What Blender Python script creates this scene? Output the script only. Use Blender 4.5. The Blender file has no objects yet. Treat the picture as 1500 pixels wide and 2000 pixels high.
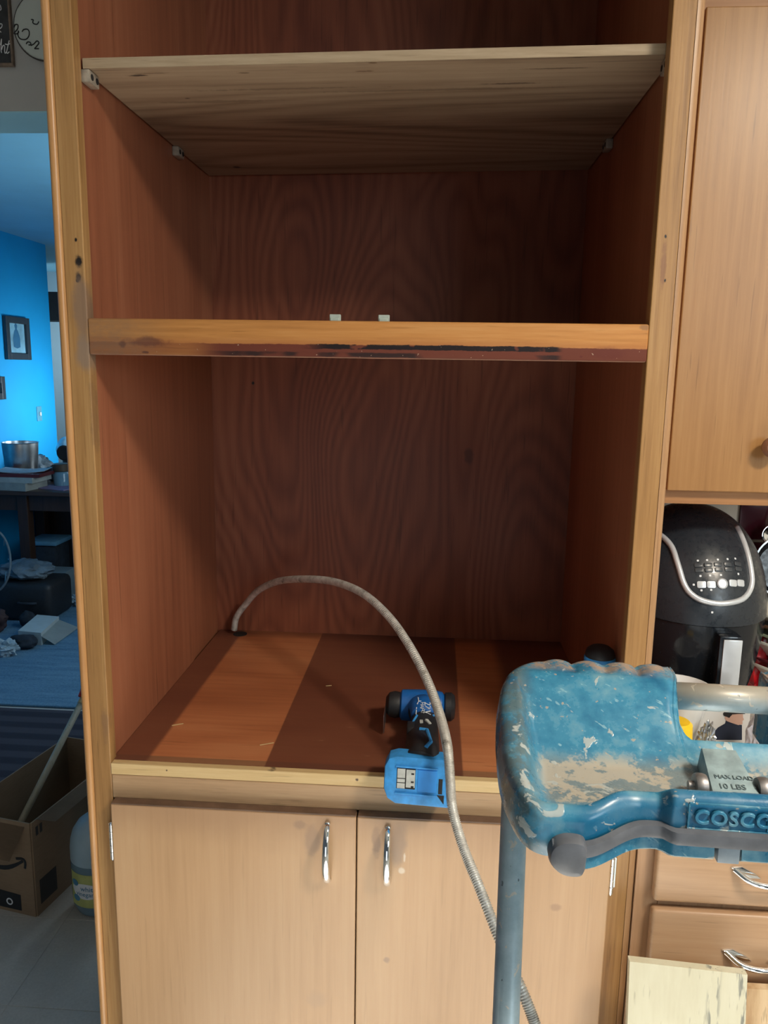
import bpy, bmesh, math, random
from mathutils import Vector, Matrix, noise
from mathutils.bvhtree import BVHTree
random.seed(7)
S = bpy.context.scene
COL = S.collection
# ------------------------------------------------------------------ camera
CAM = Vector((0, -1.1, 1.55)); FPX = 1518.18
RX = Vector((0.99757862, 0.06792433, 0.01493934))
DN = Vector((0.02696412, -0.17973383, -0.98334566))
FW = Vector((-0.06410799, 0.98136743, -0.18113014))
cd = bpy.data.cameras.new('camera'); cam = bpy.data.objects.new('camera', cd); COL.objects.link(cam)
cd.sensor_fit = 'VERTICAL'; cd.sensor_height = 36.0; cd.sensor_width = 27.0
cd.lens = FPX / 2000 * 36.0; cd.clip_start = 0.02
m = Matrix.Identity(4)
for i, v in enumerate((RX, -DN, -FW)):
    for r in range(3): m[r][i] = v[r]
m.translation = CAM
cam.matrix_world = m
S.camera = cam
# ------------------------------------------------------------------ world, lamps, exposure
S.view_settings.view_transform = 'Standard'; S.view_settings.look = 'None'
S.view_settings.gamma = 1.0; S.view_settings.use_curve_mapping = False
S.view_settings.exposure = 0.0
W = bpy.data.worlds.new('world'); S.world = W; W.use_nodes = True
bg = W.node_tree.nodes['Background']; bg.inputs[0].default_value = (0.74, 0.88, 1.0, 1); bg.inputs[1].default_value = 0.085

def area(name, loc, target, sx, sy, power, color, shape='RECTANGLE'):
    d = bpy.data.lights.new(name, 'AREA'); o = bpy.data.objects.new(name, d); COL.objects.link(o)
    d.shape = shape; d.size = sx; d.size_y = sy; d.energy = power; d.color = color
    o.location = loc
    o.rotation_euler = (Vector(target) - Vector(loc)).to_track_quat('-Z', 'Y').to_euler()
    return o
area('ceiling_lamp', (1.0, -0.95, 2.40), (1.0, -0.95, 0), 0.34, 0.34, 35, (1.0, 0.88, 0.72), 'DISK')
area('kitchen_window', (1.7, -2.4, 1.98), (0.0, -0.2, 1.0), 1.1, 0.8, 22, (0.80, 0.93, 1.0))
area('low_front_fill', (0.0, -2.2, 0.60), (-0.05, 0.0, 0.55), 1.3, 0.9, 4, (0.93, 0.97, 1.0))  # unseen fill lamp added low in front to brighten the doors
# sunbeam through the window behind the camera, landing on the floor before the cabinet
sl = bpy.data.lights.new('sunbeam', 'SPOT'); so = bpy.data.objects.new('sunbeam', sl); COL.objects.link(so)
sl.energy = 4000; sl.spot_size = math.radians(25); sl.spot_blend = 0.25; sl.shadow_soft_size = 0.05; sl.color = (1.0, 0.96, 0.90)
so.location = (0.15, -2.9, 2.38); so.rotation_euler = (Vector((0.10, -0.86, 0)) - so.location).to_track_quat('-Z', 'Y').to_euler()
lw = area('living_wall_fill', (-1.75, 4.55, 1.22), (-3.0, 4.55, 1.20), 0.6, 0.4, 7.0, (0.75, 0.90, 1.0)); lw.data.spread = math.radians(90)  # added lamp hidden behind the cabinet, shaping the wall's upward fade
area('living_window', (-0.72, 2.5, 1.45), (-2.6, 2.3, 1.45), 1.0, 1.1, 16, (0.66, 0.86, 1.0))
area('hall_fill', (-3.6, 5.7, 1.7), (-3.6, 6.6, 1.5), 0.6, 0.8, 7, (0.75, 0.90, 1.0))  # added lamp that brightens the hall wall

# ------------------------------------------------------------------ helpers
def ray(px, py): return (RX * ((px - 750) / FPX) + DN * ((py - 1000) / FPX) + FW)
def at(px, py, Y):
    r = ray(px, py); return CAM + r * ((Y - CAM.y) / r.y)
def atz(px, py, Z):
    r = ray(px, py); return CAM + r * ((Z - CAM.z) / r.z)
def atx(px, py, X):
    r = ray(px, py); return CAM + r * ((X - CAM.x) / r.x)

def tag(o, label, cat, group=None, kind=None):
    if label: o['label'] = label
    if cat: o['category'] = cat
    if group: o['group'] = group
    if kind: o['kind'] = kind
    return o
def thing(name, label, cat, loc=(0, 0, 0), group=None, rotz=0):
    o = bpy.data.objects.new(name, None); COL.objects.link(o)
    o.location = loc; o.rotation_euler = (0, 0, rotz); o.empty_display_size = 0.05
    return tag(o, label, cat, group)
def root_of(o):
    while o.parent: o = o.parent
    return o
def obj(name, bm, mat, parent=None, smooth=False, origin=None, local=False, kind=None, label=None):
    """link a bmesh (world coordinates unless local) as one mesh object"""
    me = bpy.data.meshes.new(name)
    bm.normal_update()
    off = Vector((0, 0, 0))
    if parent is not None:
        if not local: off = root_of(parent).location.copy()
    elif origin is not None: off = Vector(origin)
    if off.length: bmesh.ops.translate(bm, verts=bm.verts, vec=-off)
    bm.to_mesh(me); bm.free()
    if mat: me.materials.append(mat)
    o = bpy.data.objects.new(name, me); COL.objects.link(o)
    if parent is not None: o.parent = parent
    elif origin is not None: o.location = origin
    if smooth:
        me.polygons.foreach_set('use_smooth', [True] * len(me.polygons))
        if smooth != 'all':
            me.set_sharp_from_angle(angle=math.radians(38))
    if kind: o['kind'] = kind
    if label: o['label'] = label
    return o
def struct(name, bm, mat, label=None):
    o = obj(name, bm, mat); o['kind'] = 'structure'
    if label: o['label'] = label
    return o
def add_box(bm, x0, x1, y0, y1, z0, z1, bev=0.0, seg=2, M=None):
    g = bmesh.ops.create_cube(bm, size=1.0)
    vs = g['verts']
    bmesh.ops.scale(bm, verts=vs, vec=(x1 - x0, y1 - y0, z1 - z0))
    bmesh.ops.translate(bm, verts=vs, vec=((x0 + x1) / 2, (y0 + y1) / 2, (z0 + z1) / 2))
    if bev > 0:
        es = list({e for v in vs for e in v.link_edges})
        r = bmesh.ops.bevel(bm, geom=es, offset=bev, segments=seg, affect='EDGES', profile=0.5)
        vs = list({v for f in r['faces'] for v in f.verts} | {v for v in vs if v.is_valid})
    if M is not None: bmesh.ops.transform(bm, matrix=M, verts=vs)
    return vs
def box(*a, **k):
    bm = bmesh.new(); add_box(bm, *a, **k); return bm
def add_lathe(bm, prof, n=32, M=None, cap=True, sx=1, sy=1):
    rings = []
    for r, z in prof:
        rings.append([bm.verts.new((r * sx * math.cos(2 * math.pi * i / n), r * sy * math.sin(2 * math.pi * i / n), z)) for i in range(n)])
    for a, b in zip(rings, rings[1:]):
        for i in range(n): bm.faces.new((a[i], a[(i + 1) % n], b[(i + 1) % n], b[i]))
    if cap:
        if prof[0][0] > 1e-5: bm.faces.new(rings[0][::-1])
        if prof[-1][0] > 1e-5: bm.faces.new(rings[-1])
    vs = [v for r in rings for v in r]
    if M is not None: bmesh.ops.transform(bm, matrix=M, verts=vs)
    return vs
def lathe(*a, **k):
    bm = bmesh.new(); add_lathe(bm, *a, **k); bmesh.ops.remove_doubles(bm, verts=bm.verts, dist=1e-6); return bm
def catmull(P, per=8):
    P = [Vector(p) for p in P]; out = []
    Q = [P[0] * 2 - P[1]] + P + [P[-1] * 2 - P[-2]]
    for i in range(1, len(Q) - 2):
        a, b, c, d = Q[i - 1:i + 3]
        for k in range(per):
            t = k / per
            out.append(0.5 * ((2 * b) + (c - a) * t + (2 * a - 5 * b + 4 * c - d) * t * t + (3 * b - a - 3 * c + d) * t ** 3))
    out.append(P[-1]); return out
def add_tube(bm, pts, r, n=12, cap=True, flat=None):
    """r: number or f(t, i); flat=(rx, ry, up) gives an elliptical section"""
    pts = [Vector(p) for p in pts]; N = len(pts); rings = []
    T = [(pts[min(i + 1, N - 1)] - pts[max(i - 1, 0)]).normalized() for i in range(N)]
    up = Vector((0, 0, 1)) if flat is None else Vector(flat[2])
    if abs(T[0].dot(up)) > 0.95: up = Vector((1, 0, 0))
    nrm = (up - T[0] * up.dot(T[0])).normalized()
    for i, p in enumerate(pts):
        nrm = (nrm - T[i] * nrm.dot(T[i])).normalized(); bn = T[i].cross(nrm)
        rr = r(i / (N - 1), i) if callable(r) else r
        fx, fy = (1, 1) if flat is None else (flat[0], flat[1])
        rings.append([bm.verts.new(p + nrm * (math.cos(2 * math.pi * k / n) * rr * fx) + bn * (math.sin(2 * math.pi * k / n) * rr * fy)) for k in range(n)])
    for a, b in zip(rings, rings[1:]):
        for k in range(n): bm.faces.new((a[k], a[(k + 1) % n], b[(k + 1) % n], b[k]))
    if cap: bm.faces.new(rings[0][::-1]); bm.faces.new(rings[-1])
def tube(*a, **k):
    bm = bmesh.new(); add_tube(bm, *a, **k); return bm
def add_prism(bm, poly, d0, d1, M=None, bev=0.0):
    """polygon in (x, y) extruded from z=d0 to d1"""
    n = len(poly)
    a = [bm.verts.new((p[0], p[1], d0)) for p in poly]; b = [bm.verts.new((p[0], p[1], d1)) for p in poly]
    fs = [bm.faces.new(a[::-1]), bm.faces.new(b)]
    for i in range(n): fs.append(bm.faces.new((a[i], a[(i + 1) % n], b[(i + 1) % n], b[i])))
    vs = a + b
    bmesh.ops.recalc_face_normals(bm, faces=fs)
    if bev > 0:
        es = [e for e in fs[1].edges]
        r = bmesh.ops.bevel(bm, geom=es, offset=bev, segments=2, affect='EDGES', profile=0.5)
        vs = [v for v in set(vs) | {v for f in r['faces'] for v in f.verts} if v.is_valid]
    if M is not None: bmesh.ops.transform(bm, matrix=M, verts=vs)
    return vs
def prism(*a, **k):
    bm = bmesh.new(); add_prism(bm, *a, **k); return bm
def frame_mat(o, x, y, z=None):
    """matrix with columns x, y, z at o"""
    x = Vector(x).normalized(); y = Vector(y); y = (y - x * y.dot(x)).normalized(); z = x.cross(y)
    M = Matrix.Identity(4)
    for i, v in enumerate((x, y, z)):
        for r in range(3): M[r][i] = v[r]
    M.translation = o; return M
def text_bm(body, size, M, depth=0.0004, shear=0.0, align='LEFT', bevel=0.0, space=1.0, offset=0.0):
    c = bpy.data.curves.new('lettering', 'FONT'); c.body = body; c.size = size; c.extrude = depth; c.shear = shear
    c.align_x = align; c.bevel_depth = bevel; c.space_character = space; c.resolution_u = 3; c.offset = offset
    o = bpy.data.objects.new('lettering', c); COL.objects.link(o)
    bpy.context.view_layer.update()
    dg = bpy.context.evaluated_depsgraph_get()
    me = bpy.data.meshes.new_from_object(o.evaluated_get(dg))
    bm = bmesh.new(); bm.from_mesh(me); bmesh.ops.transform(bm, matrix=M, verts=bm.verts)
    bpy.data.objects.remove(o); bpy.data.curves.remove(c); bpy.data.meshes.remove(me)
    return bm
def join(bms):
    out = bmesh.new()
    for b in bms:
        me = bpy.data.meshes.new('tmp'); b.to_mesh(me); b.free(); out.from_mesh(me); bpy.data.meshes.remove(me)
    return out

# ------------------------------------------------------------------ materials
class NT:
    def __init__(s, name):
        s.m = bpy.data.materials.new(name); s.m.use_nodes = True; s.t = s.m.node_tree
        s.b = s.t.nodes['Principled BSDF']; s._o = None
    def n(s, typ, props=None, **inp):
        nd = s.t.nodes.new(typ)
        for k, v in (props or {}).items(): setattr(nd, k, v)
        for k, v in inp.items(): s.set(nd.inputs[k.replace('_', ' ')], v)
        return nd
    def set(s, sock, v):
        if isinstance(v, bpy.types.NodeSocket): s.t.links.new(v, sock)
        elif isinstance(v, (tuple, list, Vector)) and len(v) == 3 and sock.type == 'RGBA': sock.default_value = (*v, 1)
        else: sock.default_value = v
    def coord(s):
        if s._o is None: s._o = s.n('ShaderNodeTexCoord').outputs['Object']
        return s._o
    def rnd(s):
        return s.n('ShaderNodeObjectInfo').outputs['Random']
    def math(s, op, a, b=0.0, c=None, clamp=False):
        nd = s.t.nodes.new('ShaderNodeMath'); nd.operation = op; nd.use_clamp = clamp
        s.set(nd.inputs[0], a); s.set(nd.inputs[1], b)
        if c is not None: s.set(nd.inputs[2], c)
        return nd.outputs[0]
    def vmath(s, op, a, b):
        nd = s.t.nodes.new('ShaderNodeVectorMath'); nd.operation = op
        s.set(nd.inputs[0], a); s.set(nd.inputs[1], b)
        return nd.outputs['Value'] if op in ('LENGTH', 'DOT_PRODUCT', 'DISTANCE') else nd.outputs['Vector']
    def scale(s, sc, off=None, vec=None):
        v = s.vmath('MULTIPLY', vec if vec is not None else s.coord(), sc)
        return v if off is None else s.vmath('ADD', v, off)
    def noise(s, vec, scale, detail=4.0, rough=0.55, dist=0.0):
        nd = s.n('ShaderNodeTexNoise'); s.set(nd.inputs['Vector'], vec)
        nd.inputs['Scale'].default_value = scale; nd.inputs['Detail'].default_value = detail
        nd.inputs['Roughness'].default_value = rough; nd.inputs['Distortion'].default_value = dist
        return nd.outputs[0]
    def ramp(s, fac, stops, interp='LINEAR'):
        nd = s.n('ShaderNodeValToRGB'); s.set(nd.inputs[0], fac); cr = nd.color_ramp; cr.interpolation = interp
        while len(cr.elements) < len(stops): cr.elements.new(0.5)
        for e, (p, c) in zip(cr.elements, stops):
            e.position = p; e.color = (*c, 1) if not isinstance(c, float) else (c, c, c, 1)
        return nd.outputs[0]
    def step(s, v, a, b):
        """smooth 0..1 from a to b (a may exceed b)"""
        nd = s.n('ShaderNodeMapRange', {'interpolation_type': 'SMOOTHSTEP'}); nd.clamp = True
        s.set(nd.inputs['Value'], v)
        if a < b:
            nd.inputs['From Min'].default_value = a; nd.inputs['From Max'].default_value = b
            nd.inputs['To Min'].default_value = 0; nd.inputs['To Max'].default_value = 1
        else:
            nd.inputs['From Min'].default_value = b; nd.inputs['From Max'].default_value = a
            nd.inputs['To Min'].default_value = 1; nd.inputs['To Max'].default_value = 0
        return nd.outputs[0]
    def mix(s, fac, a, b, mode='MIX'):
        nd = s.n('ShaderNodeMix', {'data_type': 'RGBA', 'blend_type': mode})
        s.set(nd.inputs['Factor'], fac); s.set(nd.inputs[6], a); s.set(nd.inputs[7], b)
        return nd.outputs[2]
    def xyz(s):
        nd = s.n('ShaderNodeSeparateXYZ'); s.set(nd.inputs[0], s.coord()); return nd.outputs
    def bump(s, h, strength=0.2, dist=0.002):
        nd = s.n('ShaderNodeBump'); s.set(nd.inputs['Height'], h); nd.inputs['Strength'].default_value = strength
        nd.inputs['Distance'].default_value = dist; s.t.links.new(nd.outputs[0], s.b.inputs['Normal'])
    def done(s, color=None, rough=0.5, metal=0.0, **kw):
        if color is not None: s.set(s.b.inputs['Base Color'], color)
        s.set(s.b.inputs['Roughness'], rough); s.set(s.b.inputs['Metallic'], metal)
        for k, v in kw.items(): s.set(s.b.inputs[k.replace('_', ' ')], v)
        return s.m
def plain(name, c, rough=0.5, metal=0.0, var=0.12, sc=25, bump=0.0, **kw):
    """a colour with slight mottling"""
    t = NT(name); f = t.noise(t.coord(), sc, 4)
    col = t.ramp(f, [(0.3, tuple(x * (1 - var) for x in c)), (0.7, tuple(min(1, x * (1 + var)) for x in c))])
    if bump: t.bump(t.noise(t.coord(), sc * 6, 3), bump, 0.001)
    return t.done(col, rough, metal, **kw)
def wood(name, dark, mid, light, axis=2, fine=140, stretch=26, cath=0.0, cfreq=2.4, cstretch=5, cdens=90.0, rough=0.42, spots=(), extra=None, bump=0.12, contrast=1.0, spec=0.4, pore=0.35):
    """sawn wood: long fibres along axis; cath>0 adds cathedral figure (contours of a stretched noise)"""
    t = NT(name)
    r = t.rnd(); off = t.vmath('MULTIPLY', t.n('ShaderNodeCombineXYZ', X=r, Y=r, Z=r).outputs[0], (7.3, 3.1, 5.7))
    sv = [1.0, 1.0, 1.0]; sv[axis] = 1.0 / stretch
    fib = t.noise(t.scale(sv, off), fine, 5, 0.62)
    sv2 = [1.0, 1.0, 1.0]; sv2[axis] = 1.0 / 9
    tone = t.noise(t.scale(sv2, off), 7, 3, 0.5)
    f = t.math('ADD', t.math('MULTIPLY', fib, 0.62 * contrast), t.math('MULTIPLY', tone, 0.55))
    f = t.math('ADD', f, 0.5 - 0.5 * (0.62 * contrast + 0.55) )
    if cath > 0:
        sv3 = [1.0, 1.0, 1.0]; sv3[axis] = 1.0 / cstretch
        base = t.noise(t.scale(sv3, off), cfreq, 1.5, 0.45, 0.25)
        wob = t.noise(t.scale([1 if i != axis else .35 for i in range(3)], off), 26, 2, 0.5)
        ph = t.math('MULTIPLY_ADD', wob, 1.6, t.math('MULTIPLY', base, cdens))
        ring = t.math('MULTIPLY_ADD', t.math('SINE', ph), 0.5, 0.5)
        ring = t.math('POWER', ring, 0.8)
        f = t.math('ADD', f, t.math('MULTIPLY', t.math('SUBTRACT', ring, 0.5), cath))
    col = t.ramp(f, [(0.22, dark), (0.5, mid), (0.80, light)])
    pores = t.step(t.noise(t.scale(sv, off), fine * 2.2, 2, 0.5), 0.36, 0.27)
    col = t.mix(t.math('MULTIPLY', pores, pore), col, tuple(x * 0.45 for x in dark))
    for c, rad, color, strength in spots:
        d = t.vmath('LENGTH', t.vmath('DIVIDE', t.vmath('SUBTRACT', t.coord(), c), rad), (0, 0, 0))
        d = t.math('ADD', d, t.math('MULTIPLY', t.math('SUBTRACT', t.noise(t.coord(), 0.35 / max(1e-4, min(rad)) if min(rad) > 0.004 else 90, 4, 0.65), 0.5), 1.5))
        col = t.mix(t.math('MULTIPLY', t.step(d, 1.1, 0.45), strength), col, color)
    if extra: col = extra(t, col)
    if bump: t.bump(fib, bump, 0.0012)
    return t.done(col, rough, 0.0, Specular_IOR_Level=spec)

BLK = (0.012, 0.010, 0.010)
def sp(px, py, Y, rx, rz, color=BLK, s=1.0, ry=0.05): return (tuple(at(px, py, Y)), (rx, ry, rz), color, s)
stile_spots = [sp(154, 512, 0, .006, .011), sp(153, 540, 0, .0055, .009), sp(148, 468, 0, .0022, .003), sp(151, 548, 0, .0025, .003),
               sp(160, 600, 0, .016, .06, (0.19, 0.13, 0.10), .7), sp(165, 690, 0, .015, .03, (.22, .17, .14), .7), sp(1296, 520, 0, .0045, .035, (.22, .10, .05), .7),
               sp(1300, 462, 0, .002, .003), sp(1299, 548, 0, .002, .003), 
               sp(205, 1415, 0, .007, .03, (.18, .1, .06), .5), sp(185, 800, 0, .008, .09, (.21, .12, .06), .6), sp(1240, 900, 0, .004, .09, (.3, .13, .06), .5)]
M = {}
M['stile'] = wood('honey_stained_stile', (.17, .080, .028), (.345, .185, .068), (.50, .305, .128), 2, 150, 30, spots=stile_spots, rough=.36)
M['bead'] = wood('honey_bead', (.27, .115, .04), (.45, .23, .088), (.57, .33, .15), 2, 160, 40, rough=.28, bump=.05)
M['edge_round'] = wood('worn_rounded_edge', (.20, .10, .045), (.36, .20, .095), (.48, .30, .17), 2, 150, 30, rough=.4)
def rail_extra(t, col):
    x, y, z = t.xyz()
    nz = t.noise(t.scale((60, 60, 220)), 1.0, 5, 0.75); nb = t.noise(t.scale((7, 9, 9)), 1.0, 3, 0.6)
    jag = t.math('MULTIPLY', t.math('SUBTRACT', nz, .5), .0050)
    zz = t.math('ADD', z, t.math('ADD', jag, t.math('MULTIPLY', t.math('SUBTRACT', nb, .5), .006)))
    warm = t.step(zz, 1.594, 1.584)
    col = t.mix(t.math('MULTIPLY', warm, .35), col, (.26, .075, .03))
    red = t.step(zz, 1.5830, 1.5815)
    col = t.mix(t.math('MULTIPLY', red, t.math('MULTIPLY_ADD', t.step(x, -.36, -.30), .55, .38)), col, (.105, .024, .018))
    z2 = t.math('ADD', z, jag)
    xr = t.math('MULTIPLY', t.step(x, -.20, -.15), t.step(x, .172, .160))
    ridge = t.math('MULTIPLY', t.math('MULTIPLY', t.step(z2, 1.5832, 1.5822), t.step(z2, 1.5755, 1.5765)), t.math('MULTIPLY', xr, t.step(t.noise(t.scale((34, 34, 34)), 1.0, 3, .6), .36, .44)))
    col = t.mix(t.math('MULTIPLY', ridge, .96), col, (.008, .007, .009))
    low = t.math('MULTIPLY', t.math('MULTIPLY', t.step(z2, 1.5725, 1.5705), t.step(z2, 1.5650, 1.5662)), t.math('MULTIPLY', t.step(nb, .47, .54), t.step(x, .172, .160)))
    col = t.mix(t.math('MULTIPLY', low, t.math('MULTIPLY', t.step(x, -.34, -.28), .85)), col, (.012, .010, .011))
    chips = t.math('MULTIPLY', t.step(t.noise(t.scale((170, 170, 170)), 1.0, 2), .70, .74), red)
    col = t.mix(t.math('MULTIPLY', chips, .7), col, (.45, .34, .25))
    col = t.mix(t.step(z, 1.5652, 1.5644), col, (.36, .20, .14))
    left = t.math('MULTIPLY', t.step(x, -.36, -.47), t.noise(t.scale((60, 60, 120)), 1, 4, .7))
    return t.mix(t.math('MULTIPLY', left, .8), col, (.17, .12, .09))
M['rail'] = wood('honey_stained_rail', (.27, .105, .03), (.45, .20, .058), (.57, .31, .115), 0, 130, 22, spots=[
    sp(290, 668, 0, .035, .008, (.05, .02, .02), .8), sp(240, 672, 0, .006, .006, BLK, .9), sp(1190, 690, 0, .028, .010, (.10, .04, .03), .7),
    sp(705, 694, 0, .002, .002), sp(1135, 697, 0, .003, .002), sp(285, 688, 0, .006, .002), sp(1260, 640, 0, .01, .005, (.16, .09, .05), .6)], extra=rail_extra, rough=.58, spec=.2)
M['lower_rail'] = wood('pale_brown_rail', (.30, .18, .09), (.44, .28, .155), (.55, .38, .22), 0, 130, 22, rough=.45)
M['raw_edge'] = wood('raw_edge', (.42, .28, .13), (.60, .42, .20), (.72, .55, .30), 0, 120, 18, rough=.55, spots=[
    sp(530, 1503, 0, .008, .003), sp(326, 1504, 0, .002, .002, (.1, .06, .04)), sp(697, 1522, 0, .003, .003, (.1, .06, .04))])
M['inner'] = wood('red_fir_side', (.19, .060, .031), (.325, .116, .058), (.43, .18, .095), 2, 70, 34, rough=.46, bump=.06, contrast=.7)
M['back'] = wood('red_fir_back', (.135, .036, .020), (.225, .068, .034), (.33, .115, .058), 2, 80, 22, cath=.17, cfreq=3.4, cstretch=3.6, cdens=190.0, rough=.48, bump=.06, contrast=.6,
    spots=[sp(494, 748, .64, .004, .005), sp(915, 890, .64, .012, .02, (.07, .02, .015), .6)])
def floor_extra(t, col):
    x, y, z = t.xyz()
    mid = t.math('MULTIPLY', t.step(x, -.256, -.253), t.step(x, .058, .054))
    lft = t.step(x, -.438, -.448)
    rgt = t.step(x, .13, .16)
    v = t.math('MAXIMUM', mid, t.math('MAXIMUM', lft, rgt))
    col = t.mix(t.math('MULTIPLY', t.step(y, .030, .027), .75), col, (.22, .12, .065))
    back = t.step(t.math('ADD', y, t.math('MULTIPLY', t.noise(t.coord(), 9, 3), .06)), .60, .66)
    col = t.mix(t.math('MULTIPLY', v, .80), col, (.115, .038, .026))
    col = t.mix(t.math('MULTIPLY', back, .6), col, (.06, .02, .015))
    sc = t.math('MULTIPLY', t.step(t.noise(t.scale((18, 90, 1)), 1, 3), .70, .74), .35)
    return t.mix(sc, col, (.45, .25, .15))
M['floor_panel'] = wood('red_fir_floor', (.32, .100, .040), (.48, .172, .070), (.58, .25, .11), 0, 90, 24, cath=.10, rough=.40, bump=.06, contrast=.7, extra=floor_extra)
SHO = Vector((-.1, .03, 1.95))
def ss(px, py, rx, ry, color, k): return (tuple(atz(px, py, 1.953) - SHO), (rx, ry, .05), color, k)
M['shelf'] = wood('grey_tan_shelf', (.185, .125, .078), (.325, .235, .155), (.42, .32, .215), 0, 100, 20, cath=.26, cfreq=3.5, cstretch=6, rough=.6, spots=[
    ss(270, 142, .016, .004, (.03, .02, .015), .9), ss(300, 138, .03, .003, (.14, .085, .045), .6), ss(475, 140, .010, .003, (.10, .06, .03), .7), ss(720, 113, .012, .003, (.17, .095, .045), .8), ss(728, 124, .006, .004, (.14, .08, .04), .8), ss(712, 140, .014, .004, (.15, .085, .045), .8),
    ss(1130, 118, .014, .003, (.08, .05, .03), .8), ss(1085, 140, .06, .003, (.10, .06, .035), .75), ss(1000, 168, .05, .004, (.10, .06, .04), .7), ss(462, 323, .010, .010, (.02, .015, .012), .85), ss(850, 178, .22, .006, (.13, .085, .05), .55), ss(560, 172, .16, .005, (.13, .085, .05), .55), ss(420, 195, .10, .007, (.13, .085, .05), .5), ss(366, 188, .005, .003, (.05, .03, .02), .8)])
def se(px, py): return (tuple(at(px, py, .0275) - SHO), (.0022, .02, .0018), BLK, 1.0)
M['shelf_edge'] = wood('plywood_edge', (.20, .14, .085), (.33, .245, .155), (.45, .35, .24), 0, 200, 16, rough=.65, spots=[se(217, 108), se(668, 88), se(868, 92)])
def door_top_shade(t, col):
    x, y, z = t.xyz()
    top = t.step(t.math('ADD', z, t.math('MULTIPLY', t.math('SUBTRACT', t.noise(t.coord(), 12, 3), .5), .06)), .80, .88)  # door tops painted darker, as the light weakens upward
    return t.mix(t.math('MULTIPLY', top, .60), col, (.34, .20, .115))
M['door'] = wood('light_mahogany_door', (.36, .21, .105), (.475, .295, .160), (.55, .37, .215), 2, 110, 30, rough=.34, bump=.05, contrast=.6, pore=.12, extra=door_top_shade, spots=[
    sp(585, 1610, -.018, .012, .010, (.20, .14, .11), .6), sp(610, 1640, -.018, .014, .03, (.24, .16, .12), .5), sp(778, 1655, -.018, .018, .045, (.25, .18, .14), .6), sp(735, 1640, -.018, .008, .03, (.22, .14, .10), .6),
    sp(1085, 1772, -.018, .010, .008, (.30, .17, .10), .6), sp(756, 1875, -.018, .006, .006, (.30, .2, .14), .7), sp(785, 1700, -.018, .006, .006, (.68, .6, .5), .7), sp(790, 1675, -.018, .002, .008, (.68, .6, .5), .7), sp(620, 1950, -.018, .02, .02, (.40, .26, .16), .5)])
M['door_up'] = wood('golden_upper_door', (.25, .118, .040), (.355, .185, .066), (.43, .25, .10), 2, 110, 30, rough=.36, bump=.08, contrast=.85)
M['drawer'] = wood('light_mahogany_drawer', (.36, .205, .11), (.49, .305, .175), (.57, .385, .24), 0, 110, 30, rough=.36, bump=.06, contrast=.8, spots=[
    sp(1480, 1805, -.018, .014, .006, (.60, .40, .2), .6), sp(1445, 1860, -.018, .005, .012, (.62, .52, .42), .6)])
M['frame_r'] = wood('brown_face_frame', (.30, .165, .085), (.42, .245, .135), (.50, .32, .19), 2, 130, 26, rough=.4)
M['dark_lip'] = plain('dark_door_lip', (.13, .075, .048), .5, var=.25, sc=40)
t = NT('chrome'); M['chrome'] = t.done(t.ramp(t.noise(t.coord(), 60, 2), [(0.3, (.80, .83, .85)), (.7, (.9, .92, .93))]), .06, 1.0)
M['steel'] = plain('brushed_steel', (.55, .57, .58), .3, 1.0)
M['clip'] = plain('yellowed_clear_plastic', (.46, .40, .32), .3, 0, .25, 120, Transmission_Weight=.35)
M['glass_clip'] = plain('clear_greenish_plastic', (.72, .82, .74), .15, 0, .1, 120, Transmission_Weight=.5)
M['hole'] = plain('dark_hole', (.01, .009, .009), .8)
def cable_mat():
    t = NT('dirty_steel_armour'); d = t.noise(t.coord(), 55, 5, .7)
    col = t.ramp(d, [(.28, (.16, .14, .12)), (.42, (.50, .48, .44)), (.65, (.74, .74, .70))])
    t.bump(t.noise(t.coord(), 300, 2), .2, .001)
    return t.done(col, t.ramp(d, [(.35, .65), (.6, .34)]), .35)
M['cable'] = cable_mat()

# ------------------------------------------------------------------ the setting
t = NT('grey_vinyl_floor'); x, y, z = t.xyz()
f = t.noise(t.scale((1, 1, 1)), 5, 5, .6); g = t.noise(t.coord(), 160, 3, .6)
col = t.ramp(t.math('ADD', t.math('MULTIPLY', f, .6), t.math('MULTIPLY', g, .4)), [(.3, (.38, .37, .34)), (.7, (.53, .52, .48))])
t.bump(g, .1, .001); M['vinyl'] = t.done(col, .5)
M['grout'] = plain('floor_joint', (.30, .29, .26), .7)
fl = struct('floor', box(-4.8, 2.4, -3.6, 7.0, -.05, 0), M['vinyl'])
# vinyl floor tiles laid in front of the doorway
for i in range(4):
    for j in range(5):
        x0, y0 = -1.62 + i * .305, -.12 + j * .305
        obj('tile', box(x0 + .0008, x0 + .3042, y0 + .0008, y0 + .3042, -.002, .0012, bev=.0006, seg=1), M['vinyl'], fl)
M['blue_wall'] = plain('blue_cast_wall', (.005, .38, .80), .6, var=.05, sc=3)  # the room's blue daylight cast is put into the wall colour
M['blue_cast_ceiling'] = plain('blue_cast_ceiling', (.30, .66, .84), .8, var=.04, sc=4)  # ceiling tinted blue in place of the bluish light on it
M['kitchen_white'] = plain('kitchen_ceiling_paint', (.72, .70, .66), .8, var=.03, sc=4)
M['header_paint'] = plain('warm_grey_header_paint', (.46, .47, .46), .8, var=.05, sc=6)
struct('wall_left', box(-3.15, -3.008, .8, 4.9, 0, 2.44), M['blue_wall'])
struct('ceiling', box(-4.8, -.3, .8, 7.0, 2.44, 2.5), M['blue_cast_ceiling'])
struct('ceiling_kitchen', box(-3.2, 2.4, -3.6, .8, 2.44, 2.5), M['kitchen_white'])
M['hall_wall'] = plain('pale_hall_wall', (.34, .50, .58), .7, var=.06, sc=3)
struct('wall_far', box(-4.8, -.3, 6.6, 6.7, 0, 2.44), M['hall_wall'])
M['dark_beam'] = plain('dark_beam', (.035, .045, .05), .7)
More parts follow.
